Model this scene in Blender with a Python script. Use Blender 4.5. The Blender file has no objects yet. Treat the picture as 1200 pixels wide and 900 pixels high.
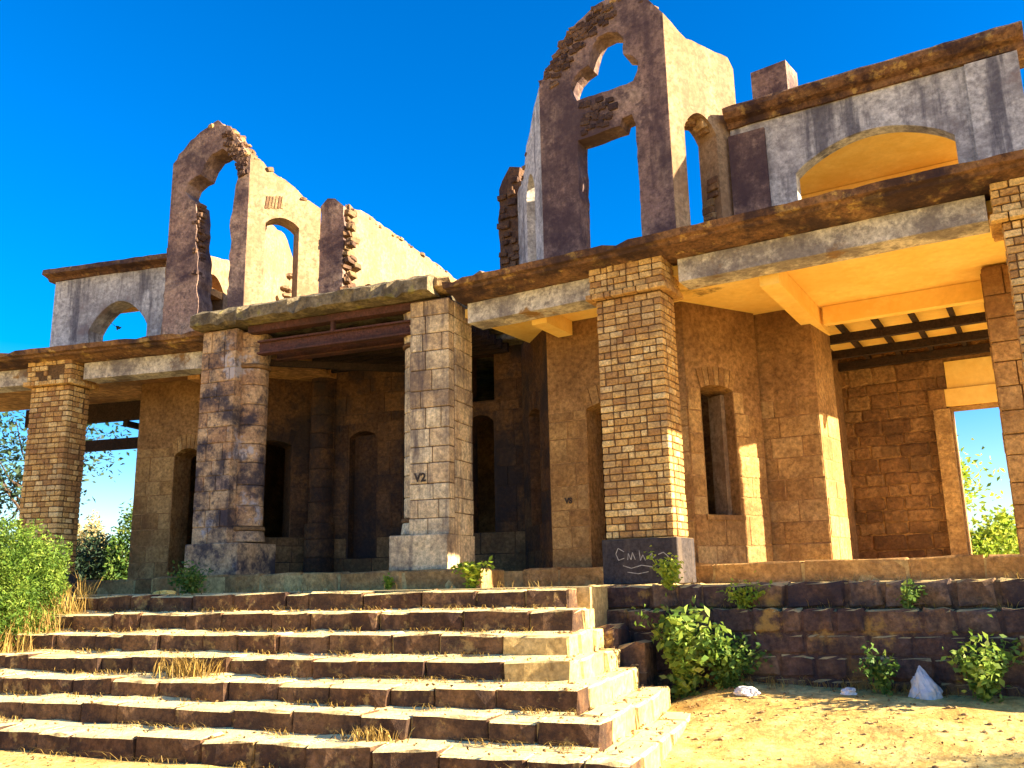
import bpy, bmesh, math, random
import numpy as np
from mathutils import Vector, Matrix, noise
from mathutils.geometry import tessellate_polygon
rad = math.radians
random.seed(7); RNG = np.random.default_rng(7)
S = bpy.context.scene
COL = S.collection

# ------------------------------------------------------------------ camera
HC = 1.31; FPX = 1040.0; PITCH = math.atan(233/1040); ROLL = rad(1.15); YAW = rad(21.5)
fwd = Vector((-math.sin(YAW)*math.cos(PITCH), math.cos(YAW)*math.cos(PITCH), math.sin(PITCH)))
right0 = Vector((math.cos(YAW), math.sin(YAW), 0)); up0 = right0.cross(fwd)
right = math.cos(ROLL)*right0 - math.sin(ROLL)*up0
up = math.sin(ROLL)*right0 + math.cos(ROLL)*up0
cam = bpy.data.cameras.new('camera'); camo = bpy.data.objects.new('camera', cam); COL.objects.link(camo)
M = Matrix((right, up, -fwd)).transposed().to_4x4(); M.translation = (0, 0, HC)
camo.matrix_world = M
cam.sensor_width = 36; cam.lens = FPX/1200*36; cam.clip_end = 2000; cam.clip_start = .05
S.camera = camo

# ------------------------------------------------------------------ light
SUN_EL = 22.5; SUN_AZ = 4.0        # azimuth from +X towards +Y (behind the facade)
w = bpy.data.worlds.new('World'); S.world = w; w.use_nodes = True
nt = w.node_tree; nt.nodes.clear()
sky = nt.nodes.new('ShaderNodeTexSky'); sky.sky_type = 'NISHITA'; sky.sun_disc = False
sky.sun_elevation = rad(SUN_EL); sky.sun_rotation = rad(90-SUN_AZ)
sky.air_density = 1.0; sky.dust_density = 1.1; sky.ozone_density = 2.5; sky.altitude = 300
hs = nt.nodes.new('ShaderNodeHueSaturation'); hs.inputs['Saturation'].default_value = 1.62; hs.inputs['Value'].default_value = 1.0
hs.inputs['Hue'].default_value = .512
bg = nt.nodes.new('ShaderNodeBackground'); bg.inputs['Strength'].default_value = 0.062
out = nt.nodes.new('ShaderNodeOutputWorld')
nt.links.new(sky.outputs[0], hs.inputs['Color']); nt.links.new(hs.outputs[0], bg.inputs[0]); nt.links.new(bg.outputs[0], out.inputs[0])
sl = bpy.data.lights.new('sun', 'SUN'); sl.energy = 5.0; sl.angle = rad(.53); sl.color = (1, .84, .58)
so = bpy.data.objects.new('sun', sl); COL.objects.link(so)
sdir = Vector((math.cos(rad(SUN_EL))*math.cos(rad(SUN_AZ)), math.cos(rad(SUN_EL))*math.sin(rad(SUN_AZ)), math.sin(rad(SUN_EL))))
so.rotation_euler = sdir.to_track_quat('Z', 'Y').to_euler(); so.location = (20, 3, 12)
S.view_settings.view_transform = 'Standard'; S.view_settings.look = 'None'
S.view_settings.exposure = 2.35; S.view_settings.gamma = 1.0; S.view_settings.use_curve_mapping = False
S.cycles.max_bounces = 8; S.cycles.diffuse_bounces = 6

# ------------------------------------------------------------------ frames
class Fr:
    def __init__(s, O, a):
        s.O = Vector((O[0], O[1], 0)); s.a = a; r = rad(a)
        s.u = Vector((math.cos(r), math.sin(r), 0)); s.v = Vector((-math.sin(r), math.cos(r), 0))
    def P(s, u, v, z): return s.O + s.u*u + s.v*v + Vector((0, 0, z))
    def sub(s, u, v, da): return Fr(s.P(u, v, 0), s.a+da)
W = Fr((0, 0), 0)
RW = Fr((-2.75, 9.77), -9.5)
LW = Fr((-12.47, 10.2), 5.7)
P0 = 1.26     # terrace level
FL = 1.48     # floor level
ZC = 4.80     # porch ceiling

# ------------------------------------------------------------------ materials
def mat(name, cols, rand=.5, scale=2.2, bump=.35, bscale=28, rough=.9, stain=None, stain_amt=0.0, stain_scale=.9,
        streak=None, streak_amt=0.0, dust=None, dust_lo=.55, dust_hi=.85, patch=None, patch_amt=0.0, patch_scale=1.3,
        zfade=None, spec=.15, mott=(.48, 1.45)):
    """cols: list of linear colours blended by object random + noise; stain: blotches; streak: runs down the wall;
    dust: lies on faces that look up; patch: another layer (fallen plaster, lichen); zfade=(z0,z1,col): tide line of soot/damp"""
    m = bpy.data.materials.new(name); m.use_nodes = True
    n = m.node_tree.nodes; l = m.node_tree.links
    b = n['Principled BSDF']; b.inputs['Roughness'].default_value = rough
    b.inputs['Specular IOR Level'].default_value = spec
    geo = n.new('ShaderNodeNewGeometry'); oi = n.new('ShaderNodeObjectInfo')
    def math_(op, a, c=None, clamp=False):
        q = n.new('ShaderNodeMath'); q.operation = op; q.use_clamp = clamp
        for i, x in enumerate((a, c)):
            if x is None: continue
            if isinstance(x, (int, float)): q.inputs[i].default_value = x
            else: l.new(x, q.inputs[i])
        return q.outputs[0]
    def noise_(sc, det=6, rgh=.6, vec=None):
        t = n.new('ShaderNodeTexNoise'); t.inputs['Scale'].default_value = sc; t.inputs['Detail'].default_value = det
        t.inputs['Roughness'].default_value = rgh; l.new(vec if vec else geo.outputs['Position'], t.inputs['Vector']); return t.outputs['Fac']
    def ramp_(x, a, c):
        r = n.new('ShaderNodeMapRange'); r.inputs['From Min'].default_value = a; r.inputs['From Max'].default_value = c
        r.interpolation_type = 'SMOOTHSTEP'; l.new(x, r.inputs['Value']); return r.outputs[0]
    def mix_(f, a, c, mode='MIX'):
        q = n.new('ShaderNodeMix'); q.data_type = 'RGBA'; q.blend_type = mode
        if isinstance(f, (int, float)): q.inputs[0].default_value = f
        else: l.new(f, q.inputs[0])
        for i, x in ((6, a), (7, c)):
            if isinstance(x, tuple): q.inputs[i].default_value = (*x, 1)
            else: l.new(x, q.inputs[i])
        return q.outputs[2]
    nz = noise_(scale)
    f = math_('ADD', math_('MULTIPLY', oi.outputs['Random'], rand), math_('MULTIPLY', math_('SUBTRACT', nz, .28), (1-rand)*2.1))
    cr = n.new('ShaderNodeValToRGB'); l.new(f, cr.inputs[0]); el = cr.color_ramp.elements
    for i, c in enumerate(cols):
        pos = i/(len(cols)-1)
        if i == 0: e = el[0]
        elif i == len(cols)-1: e = el[-1]
        else: e = el.new(pos)
        e.position = pos; e.color = (*c, 1)
    c = cr.outputs[0]
    # fine value mottling
    fine = noise_(bscale*.8, 5, .7)
    vm = n.new('ShaderNodeMapRange'); vm.inputs['From Min'].default_value = .3; vm.inputs['From Max'].default_value = .7
    vm.inputs['To Min'].default_value = mott[0]; vm.inputs['To Max'].default_value = mott[1]; l.new(fine, vm.inputs['Value'])
    c = mix_(1.0, c, vm.outputs[0], 'MULTIPLY')
    if patch:
        pn = noise_(patch_scale, 8, .65, None)
        c = mix_(ramp_(pn, .62-patch_amt*.3, .70-patch_amt*.3), c, patch)
    if stain:
        sn = noise_(stain_scale, 9, .68)
        c = mix_(math_('MULTIPLY', ramp_(sn, .44, .60), stain_amt), c, stain)
        sn2 = noise_(stain_scale*4.6, 8, .72)
        c = mix_(math_('MULTIPLY', ramp_(sn2, .51, .63), stain_amt*.75), c, stain)
    if streak:
        mp = n.new('ShaderNodeMapping'); mp.inputs['Scale'].default_value = (3.2, 3.2, .32); l.new(geo.outputs['Position'], mp.inputs['Vector'])
        st = noise_(1.0, 8, .66, mp.outputs[0])
        c = mix_(math_('MULTIPLY', ramp_(st, .49, .64), streak_amt), c, streak)
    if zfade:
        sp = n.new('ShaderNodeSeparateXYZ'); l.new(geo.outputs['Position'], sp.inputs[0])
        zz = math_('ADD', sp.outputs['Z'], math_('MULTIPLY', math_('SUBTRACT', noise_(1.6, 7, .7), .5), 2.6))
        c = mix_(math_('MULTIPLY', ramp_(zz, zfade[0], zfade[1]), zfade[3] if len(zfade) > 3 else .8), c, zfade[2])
    if dust:
        sp = n.new('ShaderNodeSeparateXYZ'); l.new(geo.outputs['Normal'], sp.inputs[0])
        dn = math_('ADD', sp.outputs['Z'], math_('MULTIPLY', math_('SUBTRACT', noise_(9, 6, .7), .5), .5))
        c = mix_(ramp_(dn, dust_lo, dust_hi), c, dust)
    l.new(c, b.inputs['Base Color'])
    if bump:
        bn = noise_(bscale, 8, .68); bn2 = noise_(bscale*.22, 4, .6)
        hgt = math_('ADD', bn, math_('MULTIPLY', bn2, 1.6))
        bp = n.new('ShaderNodeBump'); bp.inputs['Strength'].default_value = bump; bp.inputs['Distance'].default_value = .02
        l.new(hgt, bp.inputs['Height']); l.new(bp.outputs[0], b.inputs['Normal'])
    return m

def leafmat(name, cols, trans=.35):
    m = bpy.data.materials.new(name); m.use_nodes = True; n = m.node_tree.nodes; l = m.node_tree.links
    b = n['Principled BSDF']; b.inputs['Roughness'].default_value = .6; b.inputs['Specular IOR Level'].default_value = .25
    g = n.new('ShaderNodeNewGeometry'); cr = n.new('ShaderNodeValToRGB'); el = cr.color_ramp.elements
    for i, c in enumerate(cols):
        e = el[0] if i == 0 else el[-1] if i == len(cols)-1 else el.new(i/(len(cols)-1))
        e.position = i/(len(cols)-1); e.color = (*c, 1)
    t = n.new('ShaderNodeTexNoise'); t.inputs['Scale'].default_value = 3.5; l.new(g.outputs['Position'], t.inputs['Vector'])
    ad = n.new('ShaderNodeMath'); ad.operation = 'MULTIPLY_ADD'; ad.inputs[1].default_value = .5
    l.new(g.outputs['Random Per Island'], ad.inputs[0])
    sb = n.new('ShaderNodeMath'); sb.operation = 'MULTIPLY_ADD'; sb.inputs[1].default_value = 1.1; sb.inputs[2].default_value = -.3
    l.new(t.outputs['Fac'], sb.inputs[0]); l.new(sb.outputs[0], ad.inputs[2]); l.new(ad.outputs[0], cr.inputs[0])
    l.new(cr.outputs[0], b.inputs['Base Color'])
    tr = n.new('ShaderNodeBsdfTranslucent'); l.new(cr.outputs[0], tr.inputs[0])
    mx = n.new('ShaderNodeMixShader'); mx.inputs[0].default_value = trans
    l.new(b.outputs[0], mx.inputs[1]); l.new(tr.outputs[0], mx.inputs[2])
    l.new(mx.outputs[0], n['Material Output'].inputs[0]); return m

SAND = (.62, .44, .17)
MT = {}
MT['brick'] = mat('yellow_brick', [(.34,.17,.06),(.58,.34,.11),(.70,.46,.17),(.80,.60,.29)], rand=.8, scale=5, bump=.5, bscale=45,
                  stain=(.17,.08,.05), stain_amt=.45, stain_scale=1.6)
MT['mortar'] = mat('dark_mortar', [(.10,.055,.025),(.20,.115,.05)], rand=0, bump=.6, bscale=50)
MT['brickdark'] = mat('black_painted_plaster', [(.035,.03,.034),(.07,.055,.05)], rand=.1, bump=.3, bscale=30, dust=(.4,.26,.1), streak=(.16,.12,.09), streak_amt=.5)
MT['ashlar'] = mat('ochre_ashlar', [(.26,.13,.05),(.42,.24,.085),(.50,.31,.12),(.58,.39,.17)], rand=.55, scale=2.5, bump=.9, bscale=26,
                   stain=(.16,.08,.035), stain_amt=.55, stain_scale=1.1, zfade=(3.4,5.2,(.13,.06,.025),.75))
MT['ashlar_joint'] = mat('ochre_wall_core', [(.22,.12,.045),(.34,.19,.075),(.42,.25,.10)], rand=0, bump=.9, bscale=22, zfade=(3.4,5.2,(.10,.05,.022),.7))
MT['rough'] = mat('rough_masonry', [(.12,.06,.03),(.26,.14,.06),(.36,.22,.10)], rand=.6, scale=3, bump=1, bscale=24, stain=(.08,.045,.025), stain_amt=.6, stain_scale=1.4)
MT['darkwall'] = mat('shaded_hall_masonry', [(.04,.024,.018),(.09,.047,.026),(.16,.082,.036),(.12,.07,.045)], rand=.5, scale=1.8, bump=.9, bscale=26,
                     stain=(.03,.027,.03), stain_amt=.75, stain_scale=1.0)  # masonry inside the central bay, the gloom there put into the colour
MT['cream'] = mat('cream_ashlar', [(.46,.31,.16),(.66,.48,.27),(.76,.60,.36),(.82,.69,.46)], rand=.6, scale=2.6, bump=.6, bscale=30,
                  stain=(.12,.085,.075), stain_amt=.62, stain_scale=1.2, streak=(.09,.07,.075), streak_amt=.85)
MT['cream_joint'] = mat('cream_joint', [(.14,.085,.05),(.22,.14,.08)], rand=0, bump=.7, bscale=30)
MT['weather'] = mat('weathered_pier_stone', [(.22,.12,.08),(.42,.25,.13),(.56,.38,.21),(.36,.25,.20)], rand=.45, scale=2.2, bump=.8, bscale=26,
                    stain=(.04,.036,.05), stain_amt=.92, stain_scale=1.7, patch=(.44,.39,.38), patch_amt=.15, patch_scale=2.3)
MT['tower'] = mat('weathered_plaster_shaded', [(.20,.12,.10),(.29,.19,.145),(.38,.27,.19)], rand=.1, scale=1.6, bump=.45, bscale=22,
                  stain=(.06,.038,.045), stain_amt=.85, stain_scale=1.0, streak=(.07,.045,.05), streak_amt=.6)  # weather stains, plus the shade of the tower fronts put into the colour
MT['plaster'] = mat('lit_lime_plaster', [(.24,.155,.085),(.31,.21,.12),(.37,.27,.165)], rand=.1, scale=1.4, bump=.35, bscale=18,
                    stain=(.22,.13,.07), stain_amt=.6, stain_scale=1.6, streak=(.16,.10,.065), streak_amt=.5)  # lit copy of the tower plaster, sun warmth put into the colour
MT['greywall'] = mat('grey_lime_plaster', [(.44,.42,.39),(.56,.53,.48),(.64,.61,.56)], rand=.1, scale=1.8, bump=.35, bscale=20,
                     stain=(.17,.15,.15), stain_amt=.6, stain_scale=1.3, streak=(.06,.055,.075), streak_amt=.75, patch=(.36,.26,.22), patch_amt=.1)
MT['shaderubble'] = mat('shaded_rubble', [(.05,.03,.025),(.10,.055,.035),(.17,.095,.055),(.22,.14,.08)], rand=.7, scale=4, bump=1, bscale=30, stain=(.035,.025,.03), stain_amt=.6)  # darker copy of the rubble, shadow on the fronts put into the colour
MT['rubble'] = mat('broken_rubble', [(.09,.05,.035),(.24,.13,.06),(.42,.27,.12),(.50,.36,.18)], rand=.7, scale=4, bump=1, bscale=30, stain=(.05,.035,.035), stain_amt=.5)
MT['cornice'] = mat('stained_cornice', [(.10,.05,.03),(.19,.10,.05),(.27,.16,.07)], rand=.1, scale=2.5, bump=.7, bscale=24,
                    stain=(.032,.02,.024), stain_amt=.85, stain_scale=1.3, patch=(.40,.26,.09), patch_amt=.22, patch_scale=4.5)
MT['mossy'] = mat('mossy_slab_edge', [(.13,.10,.06),(.24,.19,.11),(.33,.27,.17)], rand=.1, scale=3, bump=1, bscale=22,
                  stain=(.05,.04,.03), stain_amt=.7, stain_scale=2.4, patch=(.30,.25,.07), patch_amt=.3, patch_scale=3)
MT['beam'] = mat('limewashed_beam', [(.46,.41,.34),(.58,.53,.45),(.66,.61,.53)], rand=.05, scale=2.2, bump=.5, bscale=24,
                 stain=(.13,.11,.12), stain_amt=.75, stain_scale=1.5, patch=(.30,.17,.06), patch_amt=.2, patch_scale=1.7)
MT['ceil'] = mat('bounce_yellow_limewash', [(.85,.55,.13),(.89,.61,.18),(.91,.67,.23)], rand=.05, scale=1.4, bump=.05, bscale=14, mott=(.92, 1.06),
                 stain=(.78,.46,.09), stain_amt=.45, stain_scale=1.2, patch=(.20,.11,.05), patch_amt=-.12, patch_scale=1.0)  # lime plaster with the warm bounce light put into its yellow
MT['ceilbrown'] = mat('brown_limewash', [(.42,.21,.07),(.55,.29,.10),(.60,.34,.12)], rand=.05, scale=1.4, bump=.3, bscale=14, stain=(.16,.08,.04), stain_amt=.7, stain_scale=1.1)
MT['steel'] = mat('rusted_steel', [(.06,.026,.022),(.10,.042,.033),(.15,.07,.055)], rand=.2, scale=4, bump=.5, bscale=40, stain=(.03,.02,.02), stain_amt=.6, stain_scale=2, rough=.7)
MT['wood'] = mat('dark_joist', [(.022,.016,.014),(.05,.03,.022)], rand=.3, scale=4, bump=.4, bscale=40)
MT['step'] = mat('step_stone', [(.075,.036,.022),(.12,.062,.033),(.18,.10,.05),(.15,.09,.06)], rand=.4, scale=2.4, bump=.9, bscale=22,
                 stain=(.035,.022,.02), stain_amt=.75, stain_scale=2.6, patch=(.34,.22,.085), patch_amt=.2, patch_scale=6, dust=(.86,.67,.31), dust_lo=.42, dust_hi=.75)
MT['terrace'] = mat('terrace_stone', [(.05,.032,.03),(.11,.065,.05),(.21,.125,.07),(.17,.125,.115)], rand=.55, scale=2.6, bump=1, bscale=24,
                    stain=(.035,.026,.03), stain_amt=.7, stain_scale=2, patch=(.33,.20,.06), patch_amt=.2, patch_scale=2.2, dust=(.60,.43,.18))
MT['floor'] = mat('dusty_floor', [(.48,.33,.13),(.58,.42,.18)], rand=0, scale=2, bump=.5, bscale=20, dust=(.84,.65,.29), stain=(.2,.13,.06), stain_amt=.4)
MT['litter'] = leafmat('leaf_litter', [(.08,.04,.015),(.20,.11,.035),(.36,.24,.08)], .1)
MT['sand'] = mat('sandy_ground', [(.56,.37,.11),(.68,.47,.155),(.74,.55,.20),(.62,.42,.13)], rand=0, scale=1.1, bump=.8, bscale=16,
                 stain=(.42,.24,.06), stain_amt=.7, stain_scale=2.3, patch=(.36,.24,.09), patch_amt=-.02, patch_scale=9)
MT['pebble'] = mat('pebbles', [(.16,.09,.045),(.36,.23,.10),(.55,.40,.2)], rand=0, scale=30, bump=.3)
MT['bark'] = mat('bark', [(.07,.045,.03),(.15,.10,.065)], rand=.2, scale=9, bump=.8, bscale=40)
MT['bag'] = mat('plastic_bag', [(.46,.48,.52),(.58,.60,.64)], rand=0, scale=5, bump=.04, rough=.32, spec=.5, mott=(.88, 1.1))
MT['paper'] = mat('paper', [(.6,.58,.55),(.75,.73,.7)], rand=.2, scale=5, bump=.1)
MT['chalk'] = mat('chalk', [(.30,.27,.24),(.42,.38,.34)], rand=0, scale=20, bump=0)
MT['paint'] = mat('dark_paint_mark', [(.05,.04,.035),(.08,.06,.05)], rand=0, scale=20, bump=0)
MT['bushleaf'] = leafmat('bush_leaf', [(.025,.07,.010),(.08,.16,.02),(.18,.27,.035),(.32,.36,.07)])
MT['weed'] = leafmat('weed_leaf', [(.025,.07,.018),(.06,.14,.028),(.14,.23,.04),(.30,.32,.07)])
MT['palweed'] = leafmat('pale_weed_leaf', [(.05,.11,.025),(.12,.22,.035),(.26,.36,.06),(.45,.46,.12)], .4)
MT['darkleaf'] = leafmat('dark_leaf', [(.015,.035,.03),(.03,.06,.03),(.06,.10,.04)], .2)
MT['yellowleaf'] = leafmat('yellow_green_leaf', [(.10,.20,.02),(.24,.36,.03),(.42,.48,.05),(.55,.52,.08)], .45)
MT['dry'] = leafmat('dry_grass', [(.12,.075,.02),(.30,.19,.05),(.50,.36,.10)], .25)
MT['blossom'] = leafmat('pale_leaf', [(.30,.30,.10),(.55,.46,.22),(.60,.52,.35)], .4)

# ------------------------------------------------------------------ mesh helpers
def link(o, parent=None, root=None):
    COL.objects.link(o)
    if parent is not None:
        o.parent = parent
        if parent.type == 'EMPTY': o.matrix_parent_inverse = Matrix.Translation(-parent.location)
    return o
def tag(o, label=None, cat=None, group=None, kind=None):
    for k, x in (('label', label), ('category', cat), ('group', group), ('kind', kind)):
        if x: o[k] = x
    return o
def root(name, loc, label, cat, group=None):
    e = bpy.data.objects.new(name, None); e.location = loc; e.empty_display_size = .2; COL.objects.link(e)
    return tag(e, label, cat, group)
def mesh_obj(name, verts, faces, m, parent=None, smooth=False):
    me = bpy.data.meshes.new(name); me.from_pydata([tuple(v) for v in verts], [], faces); me.validate()
    me.materials.append(m if not isinstance(m, str) else MT[m])
    if smooth: me.polygons.foreach_set('use_smooth', [True]*len(me.polygons))
    return link(bpy.data.objects.new(name, me), parent)
def bm_obj(name, bm, m, parent=None, smooth=False):
    bmesh.ops.recalc_face_normals(bm, faces=bm.faces[:])
    me = bpy.data.meshes.new(name); bm.to_mesh(me); bm.free(); me.materials.append(MT[m] if isinstance(m, str) else m)
    if smooth: me.polygons.foreach_set('use_smooth', [True]*len(me.polygons))
    return link(bpy.data.objects.new(name, me), parent)
class B:
    """collects boxes / prisms in a frame into one mesh"""
    def __init__(s): s.v = []; s.f = []
    def box(s, fr, u0, u1, v0, v1, z0, z1):
        b = len(s.v)
        for z in (z0, z1):
            for (u, v) in ((u0, v0), (u1, v0), (u1, v1), (u0, v1)): s.v.append(fr.P(u, v, z))
        s.f += [tuple(b+i for i in q) for q in ((0,3,2,1),(4,5,6,7),(0,1,5,4),(1,2,6,5),(2,3,7,6),(3,0,4,7))]
        return s
    def prism(s, pts, z0, z1):
        """plan polygon (world xy, ccw)"""
        n = len(pts); b = len(s.v)
        for z in (z0, z1):
            for p in pts: s.v.append(Vector((p[0], p[1], z)))
        s.f.append(tuple(b+i for i in reversed(range(n)))); s.f.append(tuple(b+n+i for i in range(n)))
        for i in range(n): j = (i+1) % n; s.f.append((b+i, b+j, b+n+j, b+n+i))
        return s
    def build(s, name, m, parent=None):
        return mesh_obj(name, s.v, s.f, m, parent)
def jag(pts, amp, step, seed=0, closed=False):
    rnd = random.Random(seed); out = []
    n = len(pts); rng = range(n if closed else n-1)
    for i in rng:
        a = pts[i]; b = pts[(i+1) % n]; L = math.hypot(b[0]-a[0], b[1]-a[1]); k = max(1, int(L/step))
        for j in range(k):
            t = j/k; am = amp if (j or i) else 0
            out.append((a[0]+(b[0]-a[0])*t+rnd.uniform(-am, am), a[1]+(b[1]-a[1])*t+rnd.uniform(-am, am)))
    if not closed: out.append(pts[-1])
    return out
def arch(u0, u1, zs, rise, n=10):
    """points from right spring to left spring over a segmental arch"""
    return [(u1+(u0-u1)*i/n, zs+rise*math.sin(math.pi*i/n)**.8) for i in range(n+1)]
def opening(u0, u1, z0, zs, rise, n=10):
    return [(u0, z0), (u1, z0)] + arch(u0, u1, zs, rise, n)
def wall(name, fr, outer, holes, v0, th, m, parent):
    """flat wall with openings: outline in (u,z), thickness th behind v0"""
    loops = [outer]+holes
    tri = tessellate_polygon([[Vector((p[0], p[1], 0)) for p in lp] for lp in loops])
    flat = [p for lp in loops for p in lp]; n = len(flat)
    vs = [fr.P(p[0], v0, p[1]) for p in flat]+[fr.P(p[0], v0+th, p[1]) for p in flat]
    fs = []
    for t in tri:
        fs.append(tuple(t)); fs.append(tuple(n+i for i in reversed(t)))
    o = 0
    for lp in loops:
        k = len(lp)
        for i in range(k): j = (i+1) % k; fs.append((o+i, o+j, n+o+j, n+o+i))
        o += k
    bm = bmesh.new(); bv = [bm.verts.new(v) for v in vs]
    for f in fs:
        try: bm.faces.new([bv[i] for i in f])
        except ValueError: pass
    return bm_obj(name, bm, m, parent)

# unit pieces: bevelled, slightly irregular blocks; alike pieces share mesh data
_units = {}
def unit(kind, m, i, asp=1.0):
    key = (kind, m, i, asp)
    if key in _units: return _units[key]
    rnd = random.Random(hash((kind, i)) & 0xffff if False else (len(kind)*131+i*17))
    bm = bmesh.new(); bmesh.ops.create_cube(bm, size=1)
    A = 1.0
    if kind in ('step', 'rough'):
        A = asp
        bmesh.ops.subdivide_edges(bm, edges=[e for e in bm.edges if abs((e.verts[0].co-e.verts[1].co).x) > .5], cuts=2)
    if kind == 'ashlar': A = asp
    for v in bm.verts: v.co.x *= A
    off, jit = {'brick': (.08, .03), 'ashlar': (.035, .010), 'rough': (.10, .06), 'rubble': (.22, .10), 'step': (.08, .05)}[kind]
    bmesh.ops.bevel(bm, geom=[e for e in bm.edges if e.calc_face_angle(0) > .3], offset=off, segments=1, affect='EDGES', profile=.5)
    for v in bm.verts:
        v.co += Vector((rnd.uniform(-jit, jit), rnd.uniform(-jit, jit), rnd.uniform(-jit, jit))); v.co.x /= A
    bmesh.ops.recalc_face_normals(bm, faces=bm.faces[:])
    me = bpy.data.meshes.new(kind+'_piece'); bm.to_mesh(me); bm.free(); me.materials.append(MT[m]); _units[key] = me
    return me
def piece(name, parent, kind, m, c, size, ang=0, tilt=0, tilt2=0):
    o = bpy.data.objects.new(name, unit(kind, m, random.randrange(6), min((1.0, 1.5, 2.0, 3.0, 4.5), key=lambda q: abs(q-size[0]/max(.01, size[2])))))
    o.location = c; o.scale = size; o.rotation_euler = (tilt, tilt2, rad(ang))
    return link(o, parent)
def joined(name, parent, kind, m, items):
    """many pieces in one mesh (kind = stuff)"""
    bm = bmesh.new()
    for (c, size, ang) in items:
        me = unit(kind, m, random.randrange(6)); k = len(bm.verts); bm.from_mesh(me); bm.verts.ensure_lookup_table()
        mx = Matrix.Translation(c) @ Matrix.Rotation(rad(ang), 4, 'Z') @ Matrix.Diagonal((*size, 1))
        for v in bm.verts[k:]: v.co = mx @ v.co
    o = bm_obj(name, bm, m, parent); o['kind'] = 'stuff'; return o

def courses(z0, z1, h, keys, rnd, var=.2):
    zs = [z0]; z = z0
    while z < z1-.5*h:
        z += h*rnd.uniform(1-var, 1+var); zs.append(z)
    zs[-1] = z1
    for k in keys:
        if z0 < k < z1:
            i = min(range(1, len(zs)-1), key=lambda q: abs(zs[q]-k)) if len(zs) > 2 else None
            if i and abs(zs[i]-k) < h*.6: zs[i] = k
            else: zs.append(k); zs.sort()
    return [(a, b) for a, b in zip(zs[:-1], zs[1:]) if b-a > .04]
def ashlar(fr, u0, u1, z0, z1, v0, part, m='ashlar', h=.27, L=(.35, .65), holes=(), depth=.12, gap=.014, proud=.012, kind='ashlar', seed=1, name='stone', keep=None, low=None):
    """courses of separate stones on the face v=v0 of a core; holes = (ua,ub,za,zb)"""
    rnd = random.Random(seed); random.seed(seed)
    keys = [k for hl in holes for k in hl[2:4]]
    for (a, b) in courses(z0, z1, h, keys, rnd):
        mid = (a+b)/2; iv = [(u0, u1)]
        for hl in holes:
            if hl[2]-.01 < mid < hl[3]+.01:
                niv = []
                for (p, q) in iv:
                    if hl[1] <= p or hl[0] >= q: niv.append((p, q))
                    else:
                        if hl[0]-p > .05: niv.append((p, hl[0]))
                        if q-hl[1] > .05: niv.append((hl[1], q))
                iv = niv
        for (p, q) in iv:
            cuts = [p]; x = p
            first = True
            while True:
                x += rnd.uniform(*L)*(rnd.uniform(.5, 1) if first else 1); first = False
                if x > q-L[0]*.5: break
                cuts.append(x)
            cuts.append(q)
            for s, e in zip(cuts[:-1], cuts[1:]):
                if keep and not keep((s+e)/2, mid): continue
                pr = proud+rnd.uniform(-.004, .006)
                piece(name, part, kind, low[1] if low and mid < low[0] else m, fr.P((s+e)/2, v0-pr+depth/2, mid), (e-s-gap, depth, b-a-gap), fr.a)
def voussoirs(fr, u0, u1, zs, rise, h, v0, part, m, n=7, depth=.14, proud=.014):
    a = arch(u0, u1, zs, rise, n)[::-1]; cu = (u0+u1)/2
    for i in range(n):
        (ua, za), (ub, zb) = a[i], a[i+1]
        g = .006
        def outp(u, z): return (cu+(u-cu)*1.22, z+h)
        q = [(ua+g, za), (ub-g, zb), (outp(ub, zb)[0]-g, outp(ub, zb)[1]), (outp(ua, za)[0]+g, outp(ua, za)[1])]
        vs = [fr.P(p[0], v0-proud, p[1]) for p in q]+[fr.P(p[0], v0+depth, p[1]) for p in q]
        mesh_obj('voussoir', vs, [(0,1,2,3),(7,6,5,4),(0,4,5,1),(1,5,6,2),(2,6,7,3),(3,7,4,0)], m, part)
def rubble_line(fr, pts, v0, th, part, m='rubble', size=(.10, .22), dens=1.0, seed=3, name='rubble_stone'):
    """loose stones lying along a broken edge, pts in (u,z)"""
    rnd = random.Random(seed)
    for a, b in zip(pts[:-1], pts[1:]):
        L = math.hypot(b[0]-a[0], b[1]-a[1]); k = max(1, int(L/((size[0]+size[1])/2*.75)*dens))
        for i in range(k):
            t = (i+rnd.random())/k; sz = rnd.uniform(*size)
            for vv in (rnd.uniform(.0, .35), rnd.uniform(.5, .95)):
                c = fr.P(a[0]+(b[0]-a[0])*t+rnd.uniform(-.03, .03), v0+th*vv, a[1]+(b[1]-a[1])*t-sz*.22+rnd.uniform(-.02, .02))
                piece(name, part, 'rubble', m, c, (sz*rnd.uniform(.9, 1.4), min(th*.6, sz*rnd.uniform(.9, 1.3)), sz*rnd.uniform(.5, .8)), fr.a+rnd.uniform(-25, 25), rnd.uniform(-.25, .25), rnd.uniform(-.25, .25))
def sweep(name, fr, u0, u1, prof, m, parent, step=.25, amp=.008, seed=5, chips=0):
    """extrude a (v,z) profile along u with slight irregularity"""
    rnd = random.Random(seed); k = max(2, int((u1-u0)/step)); n = len(prof); vs = []; fs = []
    for i in range(k+1):
        u = u0+(u1-u0)*i/k; chip = rnd.random() < chips
        for (v, z) in prof:
            j = amp*(4 if chip and v == min(p[0] for p in prof) else 1)
            vs.append(fr.P(u, v+rnd.uniform(0, j), z+rnd.uniform(-j, j)*.6))
    for i in range(k):
        for j in range(n):
            a = i*n+j; b = i*n+(j+1) % n; fs.append((a, b, b+n, a+n))
    fs.append(tuple(range(n))); fs.append(tuple(k*n+i for i in reversed(range(n))))
    bm = bmesh.new(); bv = [bm.verts.new(v) for v in vs]
    for f in fs: bm.faces.new([bv[i] for i in f])
    return bm_obj(name, bm, m, parent)
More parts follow.
